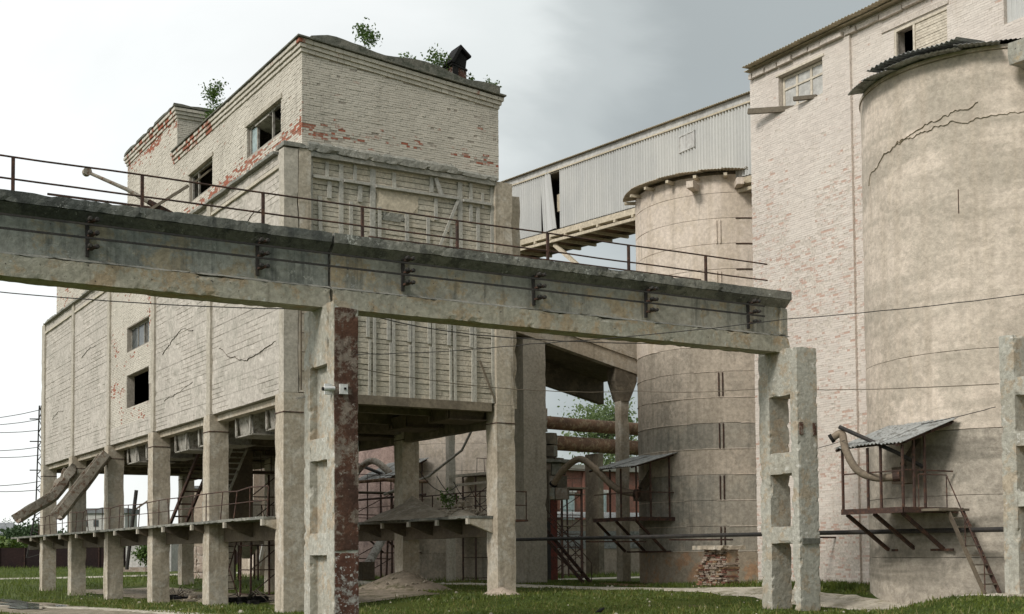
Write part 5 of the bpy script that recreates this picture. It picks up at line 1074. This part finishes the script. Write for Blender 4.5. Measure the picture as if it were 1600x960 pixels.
wallseg(p0_, p1_, hgt, 'render_b', 'side_wall'); wallseg(p1_, p2_, hgt, 'brick_p', 'front_wall') if 'brick_p' in M else wallseg(p1_, p2_, hgt, 'silo1', 'front_wall')
MB().rough(p1_.x+.3, p1_.x+1.0, p1_.y-.4, p1_.y-.2, .3, 2.3, .3, .01, .02, 2).build('door', 'wood', BG); MB().bar(Vector((30.83, 84.3, 1.18)), Vector((31.13, 84.01, 3.11)), .5, .06).build('leaning_sheet', 'siding', BG)
T = thing('small_brick_hut', 'small beige hut with dark window behind the middle left column', 'hut', (30.17, 93.93, 3.27)); rotbox(MB(), Vector((31.25, 95.74, 0.9)), 2.2, 2, 6).build('wall', 'render_b', T); rotbox(MB(), Vector((30.23, 93.82, 4.67)), .5, .1, 1.2).build('window', 'paleglass', T); rotbox(MB(), Vector((31.25, 95.74, 0.9))+Vector((0, 0, 6.02)), 2.6, 2.4, .2).build('roof', 'tile', T)
# ================================================================== VEGETATION
def tree(name, loc, h, cr_, nl, ls, label, cat, seed, mat='leaf', trunk=.08, cz=.6, group=None, squash=1.0, limbs=7, thin=False):
    loc = Vector(loc); T = thing(name, label, cat, tuple(loc), group); rg = np.random.default_rng(seed); m = MB(); tips = []
    tp_ = loc+Vector((rg.normal(0, .05)*h, rg.normal(0, .05)*h, h*.92)); m.tube([loc-Vector((0, 0, .1)), loc.lerp(tp_, .5)+Vector((rg.normal(0, .03)*h, 0, 0)), tp_], [trunk, trunk*.6, trunk*.15], 6)
    for i in range(limbs):
        t = rg.uniform(.3, .9); a = rg.uniform(0, 6.28); s = loc.lerp(tp_, t); l = cr_*rg.uniform(.5, 1.0)*(1.1-t*.5); e_ = s+Vector((math.cos(a)*l, math.sin(a)*l, l*rg.uniform(.3, .9))); mid = s.lerp(e_, .5)-Vector((0, 0, l*.05))
        m.tube([s, mid, e_], [trunk*.4, trunk*.25, trunk*.08], 5); tips += [e_, mid, s.lerp(e_, .8)]
    m.build('trunk', 'bark', T); tips.append(tp_)
    cl = np.array([tuple(p) for p in tips]); idx = rg.integers(0, len(cl), nl); P = cl[idx]+rg.normal(0, 1, (nl, 3))*np.array([cr_*.22, cr_*.22, cr_*.2*squash])
    A = rg.normal(0, 1, (nl, 3)); A /= np.linalg.norm(A, axis=1)[:, None]; Bv = np.cross(A, rg.normal(0, 1, (nl, 3))); Bv /= np.linalg.norm(Bv, axis=1)[:, None]; sz = ls*rg.uniform(.6, 1.3, nl)[:, None]
    V = np.stack([P-A*sz, P+Bv*sz*.55, P+A*sz, P-Bv*sz*.55], 1).reshape(-1, 3); o = arr_mesh('crown', V, np.arange(4*nl).reshape(-1, 4), mat, T, kind='stuff')
    return T
for i, (x, y, z, h, r, n, lb) in enumerate(((19.3, 42.2, 18.85, 2.1, .62, 620, 'tallest birch sapling growing from the front roof edge near the left'), (20.9, 42.0, 18.7, 1.3, .45, 240, 'low wispy sapling at the middle of the front roof edge'),
        (22.05, 41.8, 18.6, 1.9, .62, 520, 'bushy sapling left of the roof chimney'), (23.15, 41.4, 18.4, 1.2, .35, 220, 'small green sapling right of the roof chimney'), (23.25, 39.8, 18.15, .5, .4, 120, 'tiny weed tuft at the right roof corner'),
        (16.9, 51.6, 18.9, 2.3, .75, 1100, 'dense young birch on the roof beside the raised rear block'), (17.7, 50.6, 18.9, 1.8, .5, 300, 'thin birch behind the dense one on the left roof'))):
    tree('roof_sapling', (x, y, z), h, r, n, .060, lb, 'sapling', 30+i, trunk=.02, group='saplings growing on the bunker roof')
CH = thing('roof_chimney', 'square sooty brick chimney with tilted black cap on the bunker roof', 'chimney', (22.6, 41.2, 18.3))
MB().rough(22.40, 22.98, 41.2, 41.75, 18.2, 19.62, .15, .02, .04, 5).build('shaft', 'rustface2', CH); MB().box(22.39, 22.62, 41.165, 41.2, 18.4, 19.6).build('black_side', 'black', CH)
MB().prism([(22.36, 19.64), (23.0, 19.5), (23.0, 19.56), (22.36, 19.72)], 1, 41.15, 41.8).build('cap', 'black', CH)
MB().prism([(22.30, 19.73), (22.42, 19.70), (22.75, 20.28), (22.66, 20.36)], 1, 41.1, 41.85).build('hood_side', 'black', CH); MB().prism([(22.68, 20.33), (23.12, 20.0), (23.14, 20.07), (22.70, 20.42)], 1, 41.1, 41.85).build('hood_top', 'black', CH); MB().prism([(22.48, 19.74), (22.95, 19.62), (23.0, 19.98), (22.72, 20.22)], 1, 41.2, 41.8).build('hood', 'black', CH)
for i, (tx, ty, h, r, n, lb, mt) in enumerate(((36.47, 199.97, 4.6, 2.4, 2200, 'round dark green tree left of the lattice mast', 'leaf_far'), (35.83, 188.67, 5.2, 2.6, 2400, 'fuller green tree beside the lattice mast foot', 'leaf_far'), (60.55, 348.92, 9.0, 6, 1800, 'distant tree mass above the white house', 'leaf_far'),
        (40.98, 173.91, 3.6, 2.2, 1500, 'bush between first and second columns beyond the fence', 'leaf_far'), (39.61, 180.57, 4.6, 2.2, 1500, 'tree behind the first gap of columns', 'leaf_far'), (42.89, 166.93, 3.2, 2.0, 900, 'low bush right of the apartment block', 'leaf_far'))):
    tree('tree', (tx, ty, .9), h, r, n, .26, lb, 'tree', 60+i, mt, .15)
p = Vector((27.06, 98.27, 0.84)); tree('shrub', (p.x, p.y, .6), 2.3, 1.1, 900, .12, 'bright green shrub in front of the white shed', 'shrub', 80, 'leaf', .03)
p = Vector((86.18, 123.37, 2.31)); tree('tree', (p.x, p.y, .8), 19.0, 6.0, 9000, .22, 'lacy tall tree framed in the opening below the ramp', 'tree', 90, 'leaf_pale', .3, limbs=16)
tree('platform_weed', (24.0, 44.6, 3.16), 1.1, .45, 160, .07, 'leafy weed growing out of the dust heap on the platform', 'plant', 91, 'leaf', .012)
# hedge in front of the fence left
rgh = np.random.default_rng(3); n = 9000; t = rgh.uniform(-20, 60, n); P = np.stack([t, 156-.18*t+rgh.normal(0, 1.2, n), 3.0+rgh.random(n)*1.7*(.5+.5*np.sin(t*.35))], 1); A = rgh.normal(0, 1, (n, 3)); A /= np.linalg.norm(A, axis=1)[:, None]; Bv = np.cross(A, rgh.normal(0, 1, (n, 3))); Bv /= np.linalg.norm(Bv, axis=1)[:, None]
V = np.stack([P-A*.3, P+Bv*.18, P+A*.3, P-Bv*.18], 1).reshape(-1, 3); tag(arr_mesh('hedge', V, np.arange(4*n).reshape(-1, 4), 'leaf_y', None, kind='stuff'), 'bright yellow-green hedge tops behind the dark fence', 'hedge')
# far tree belt on the horizon
n = 16000; t = rgh.uniform(-260, 420, n); P = np.stack([t, 560-.6*t, 1+rgh.random(n)**.7*(7+3*np.sin(t*.05)+2*np.sin(t*.21))], 1); A = rgh.normal(0, 1, (n, 3)); A /= np.linalg.norm(A, axis=1)[:, None]; Bv = np.cross(A, rgh.normal(0, 1, (n, 3))); Bv /= np.linalg.norm(Bv, axis=1)[:, None]
V = np.stack([P-A*1.1, P+Bv*.9, P+A*1.1, P-Bv*.9], 1).reshape(-1, 3); tag(arr_mesh('far_tree_belt', V, np.arange(4*n).reshape(-1, 4), 'leaf_far', None, kind='stuff'), 'low belt of trees along the far horizon', 'trees')
# bird on the grass, rubble
BD = thing('bird', 'small dark bird standing on the grass', 'bird', (20.0, 33.2, 0)); bp = Vector((21.6, 31.02, 0.2)); z = gz(bp.x, bp.y)
BD.location = (bp.x, bp.y, z); WPOS['bird'] = Vector((bp.x, bp.y, z)); q = Vector((bp.x, bp.y, z))
MB().tube([q+Vector((-.16, .02, .10)), q+Vector((-.08, .01, .13)), q+Vector((.02, 0, .15)), q+Vector((.09, 0, .20)), q+Vector((.13, 0, .21)), q+Vector((.17, 0, .20))], [.008, .035, .055, .035, .03, .004], 10).build('body', 'black', BD, smooth=True)
for s in (-1, 1): MB().tube([q+Vector((0, s*.02, .12)), q+Vector((.01, s*.02, 0))], .005, 5).build('leg', 'black', BD)
rg = random.Random(44)
for i, (x, y, lb) in enumerate(((16.9, 47.6, 'charred pile of branches and rubble behind the fifth column'), (17.5, 58.6, 'tangle of roots and rubble between the left columns'))):
    T = thing('rubble_pile', lb, 'rubble', (x, y, gz(x, y)), 'rubble piles under the bunker')
    for k in range(14):
        a = rg.uniform(0, 6.3); r = rg.uniform(0, 1.0); s = rg.uniform(.12, .3); cx, cy = x+math.cos(a)*r, y+math.sin(a)*r*1.4; zz = gz(cx, cy); MB().rough(cx-s, cx+s, cy-s*.8, cy+s*.8, zz-.1, zz+s*.9, .12, .05, .06, k).build('lump', 'black' if i == 0 or k % 2 else 'mud', T)
    for k in range(8): a = rg.uniform(0, 6.3); MB().tube([(x, y, gz(x, y)+.1), (x+math.cos(a)*.5, y+math.sin(a)*.6, gz(x, y)+rg.uniform(.3, .6)), (x+math.cos(a), y+math.sin(a)*1.2, gz(x, y)+rg.uniform(.1, .5))], [.03, .02, .01], 5).build('branch', 'bark', T)

# rubble and stones strewn over the yard
rgq = random.Random(77); m = MB()
for k in range(260):
    x = rgq.uniform(9, 32); y = rgq.uniform(26, 62)
    if k % 2: x = rgq.gauss(29.6, 1.3); y = rgq.uniform(22, 56)
    if k % 5 == 0: x = rgq.gauss(19.5, 2); y = rgq.uniform(42, 74)
    sz = rgq.uniform(.02, .06)*(1.6 if rgq.random() < .1 else 1); z = gz(x, y)+sz*.3; n_ = 7; vs = []
    for j in range(3):
        for i in range(n_): a = 2*math.pi*i/n_; q = Vector((math.cos(a)*(1, .9, .35)[j], math.sin(a)*(1, .8, .35)[j], (-.5, .2, .7)[j])); q = q*(sz*(1+.45*noise.noise(q*2+Vector((k, 0, 0))))); vs.append((x+q.x, y+q.y, z+q.z))
    m.add(vs, [(j*n_+i, j*n_+(i+1) % n_, (j+1)*n_+(i+1) % n_, (j+1)*n_+i) for j in range(2) for i in range(n_)]+[tuple(2*n_+i for i in range(n_))])
o = m.build('scattered_stones', 'dirt'); o['kind'] = 'stuff'; tag(o, 'small pale stones and crumbs scattered over the grass and track', 'stones')
# more plant clutter between the bunker and the silos
def tank(cx, cy, r, z0, z1, label, mat='column_w'):
    T = thing('dust_tank', label, 'tank', (cx, cy, z0), 'pale round tanks behind the bunker'); MB().tube([(cx, cy, z0), (cx, cy, z1)], r, 32).build('shell', mat, T, smooth=False); 
    MB().tube([(cx, cy, z0), (cx, cy, z0-.9)], [r*.98, r*.25], 24).build('cone', mat, T)
    for z in (z0+.05, (z0+z1)/2, z1-.08): MB().tube([(cx, cy, z), (cx, cy, z+.07)], r+.03, 32).build('hoop', 'hopper', T)
    for a in (.6, 2.2, 3.8, 5.4): MB().tube([(cx+math.cos(a)*r*.9, cy+math.sin(a)*r*.9, gz(cx, cy)-.1), (cx+math.cos(a)*r*.9, cy+math.sin(a)*r*.9, z0+.1)], .06, 6).build('leg', 'rust', T)
    return T
tank(30.2, 70.5, .95, 3.4, 6.6, 'pale round tank with hoops left of the dim canopy', 'pink')
tank(26.8, 75.5, .9, 2.6, 5.2, 'pale round tank on thin legs farther left under the bunker')
T = thing('pipe_run', 'rusty pipe run with elbows hanging across under the bunker rear', 'pipe', (26, 58, 5.2)); MB().tube([(24.6, 57.5, 1.0), (24.6, 57.5, 5.2), (27.5, 57.8, 5.5), (31, 60, 5.6)], .09, 8).build('tube', 'bigpipe', T); MB().tube([(25.2, 57.3, .4), (25.2, 57.3, 4.4), (30.5, 59.2, 4.9)], .06, 8).build('tube', 'rust', T)
T = thing('tangled_cable', 'loose tangled cables dangling behind the front right column', 'cable', (31, 56, 5)); rgq = random.Random(5)
for k in range(5): a = Vector((28+k*1.3, 55+k*.7, 5.8-.2*k)); b = a+Vector((2.6, 1.0, -.6)); MB().tube([a.lerp(b, t)-Vector((0, 0, (1.2+.2*k)*t*(1-t)*2)) for t in np.linspace(0, 1, 9)], .02, 5).build('strand', 'darksteel', T)
T = thing('steel_trestle', 'thin rusty steel trestle with cross bracing under the ramp', 'frame', (38.5, 60, .5))
for x in (38.2, 40.6):
    for y in (60, 62): MB().box(x-.05, x+.05, y-.05, y+.05, .4, 5.4).build('leg', 'rust', T)
for z in (2.2, 3.8, 5.35): MB().bar((38.2, 60, z), (40.6, 60, z), .07).build('cross_bar', 'rust', T); MB().bar((38.2, 62, z), (40.6, 62, z), .07).build('cross_bar', 'rust', T)
for a, b in ((.5, 2.2), (2.2, 3.8)): MB().bar((38.2, 60, a), (40.6, 60, b), .05).build('brace', 'rust', T); MB().bar((40.6, 60, a), (38.2, 60, b), .05).build('brace', 'rust', T)
MB().box(37.9, 40.9, 59.8, 62.2, 5.42, 5.5).build('platform', 'wood', T)
for x in (38.0, 39.4, 40.8): MB().tube([(x, 59.85, 5.5), (x, 59.85, 6.5)], .02, 5).build('post', 'rust', T)
MB().tube([(38.0, 59.85, 6.5), (40.8, 59.85, 6.5)], .022, 6).build('handrail', 'rust', T)

def trestle(x0, x1, y0, y1, z0, z1, label, decks=(1.0,), seed=1, mat='rust'):
    T = thing('steel_trestle', label, 'frame', ((x0+x1)/2, (y0+y1)/2, z0), 'rusty steel trestles in the clutter behind the bunker'); q = random.Random(seed)
    for x in (x0, x1):
        for y in (y0, y1): MB().bar((x, y, z0-.2), (x+q.gauss(0, .04), y, z1), .08).build('leg', mat, T)
    n = max(2, int((z1-z0)/1.1))
    for k in range(n+1):
        z = z0+(z1-z0)*k/n; MB().bar((x0, y0, z), (x1, y0, z+q.gauss(0, .03)), .05).build('cross_bar', mat, T); MB().bar((x0, y0, z), (x0, y1, z), .05).build('cross_bar', mat, T)
        if k < n and q.random() < .8: MB().bar((x0, y0, z), (x1, y0, z+(z1-z0)/n), .04).build('brace', mat, T)
    for d in decks:
        z = z0+(z1-z0)*d; MB().box(x0-.2, x1+.2, y0-.2, y1+.2, z+.03, z+.08).build('deck', 'wood', T)
        for t in (0, .33, .66, 1): x = x0+(x1-x0)*t; MB().tube([(x, y0-.15, z), (x+q.gauss(0, .04), y0-.15, z+1)], .018, 5).build('post', mat, T)
        MB().tube([(x0, y0-.15, z+1), (x1, y0-.15, z+1+q.gauss(0, .03))], .02, 5).build('handrail', mat, T)
    return T
trestle(20.3, 21.7, 56.6, 58.0, .1, 5.6, 'rusty trestle tower under the bunker behind the leaning ladder', (.55, 1.0), 1)
trestle(28.9, 31.2, 64.6, 66.0, .5, 5.2, 'rusty two-deck trestle in front of the beige silo', (.5, 1.0), 2)
trestle(25.6, 27.6, 62.0, 63.5, .5, 4.4, 'low brown trestle left of the middle column', (.7,), 3)
trestle(36.4, 38.0, 64.5, 66, .5, 6.3, 'tall thin trestle between the ramp piers', (.45, 1.0), 4)
trestle(42.5, 44.6, 66, 67.4, .6, 5.4, 'farther trestle with deck in front of the store shed', (.6, 1.0), 5)
T = thing('screw_conveyor', 'fat pale screw conveyor tube sloping down in front of the beige silo', 'conveyor', (30, 62, 2)); MB().tube([(28.0, 61.0, 1.2), (32.5, 65.0, 5.4)], .22, 12).build('tube', 'hopper', T); MB().rough(27.6, 28.3, 60.6, 61.3, .6, 1.5, .2, .01, .03, 3).build('inlet_box', 'hopper_d', T); MB().bar((30, 62.8, .5), (30.2, 63, 3.1), .08).build('prop', 'rust', T)
ladder((20.0, 60.4, .1), (20.4, 59.0, 3.1), .5, (1, 0, 0), 'short rusty ladder between earth and platform under the bunker', r=.03)
T = thing('gravity_pipe', 'curved pale downpipe running from the hoppers to the beige silo foot', 'pipe', (30, 60, 6)); MB().tube([(33.0, 58.0, 9.0), (32.4, 58.8, 7.2), (31.2, 60.2, 5.9), (29.5, 62.0, 5.0)], .07, 8).build('tube', 'hopper', T)

m = MB(); rgz = random.Random(9)
for cx, cy, rr, zb in ((23.0, 46.6, 1.9, None), (23.2, 46.2, 1.3, 3.16), (23.2, 42.0, .7, 3.16)):
    for k in range(46):
        a = rgz.uniform(0, 6.28); q = rgz.random()**.5*rr; x = cx+math.cos(a)*q; y = cy+math.sin(a)*q*1.3; sz = rgz.uniform(.03, .10)
        if zb and not (22.1 < x < 23.8): continue
        z = (zb if zb else gz(x, y))+max(0, (1-q/rr))*(.75 if not zb else .8)*.9
        p = Vector((x, y, z)); m.tube([p+Vector((-sz, 0, 0)), p+Vector((0, sz*.3, sz*.4)), p+Vector((sz, 0, 0))], [sz*.4, sz*.8, sz*.3], 5)
o = m.build('spoil_lumps', 'ash'); o['kind'] = 'stuff'; tag(o, 'loose clods and lumps strewn over the dust heaps', 'lumps')
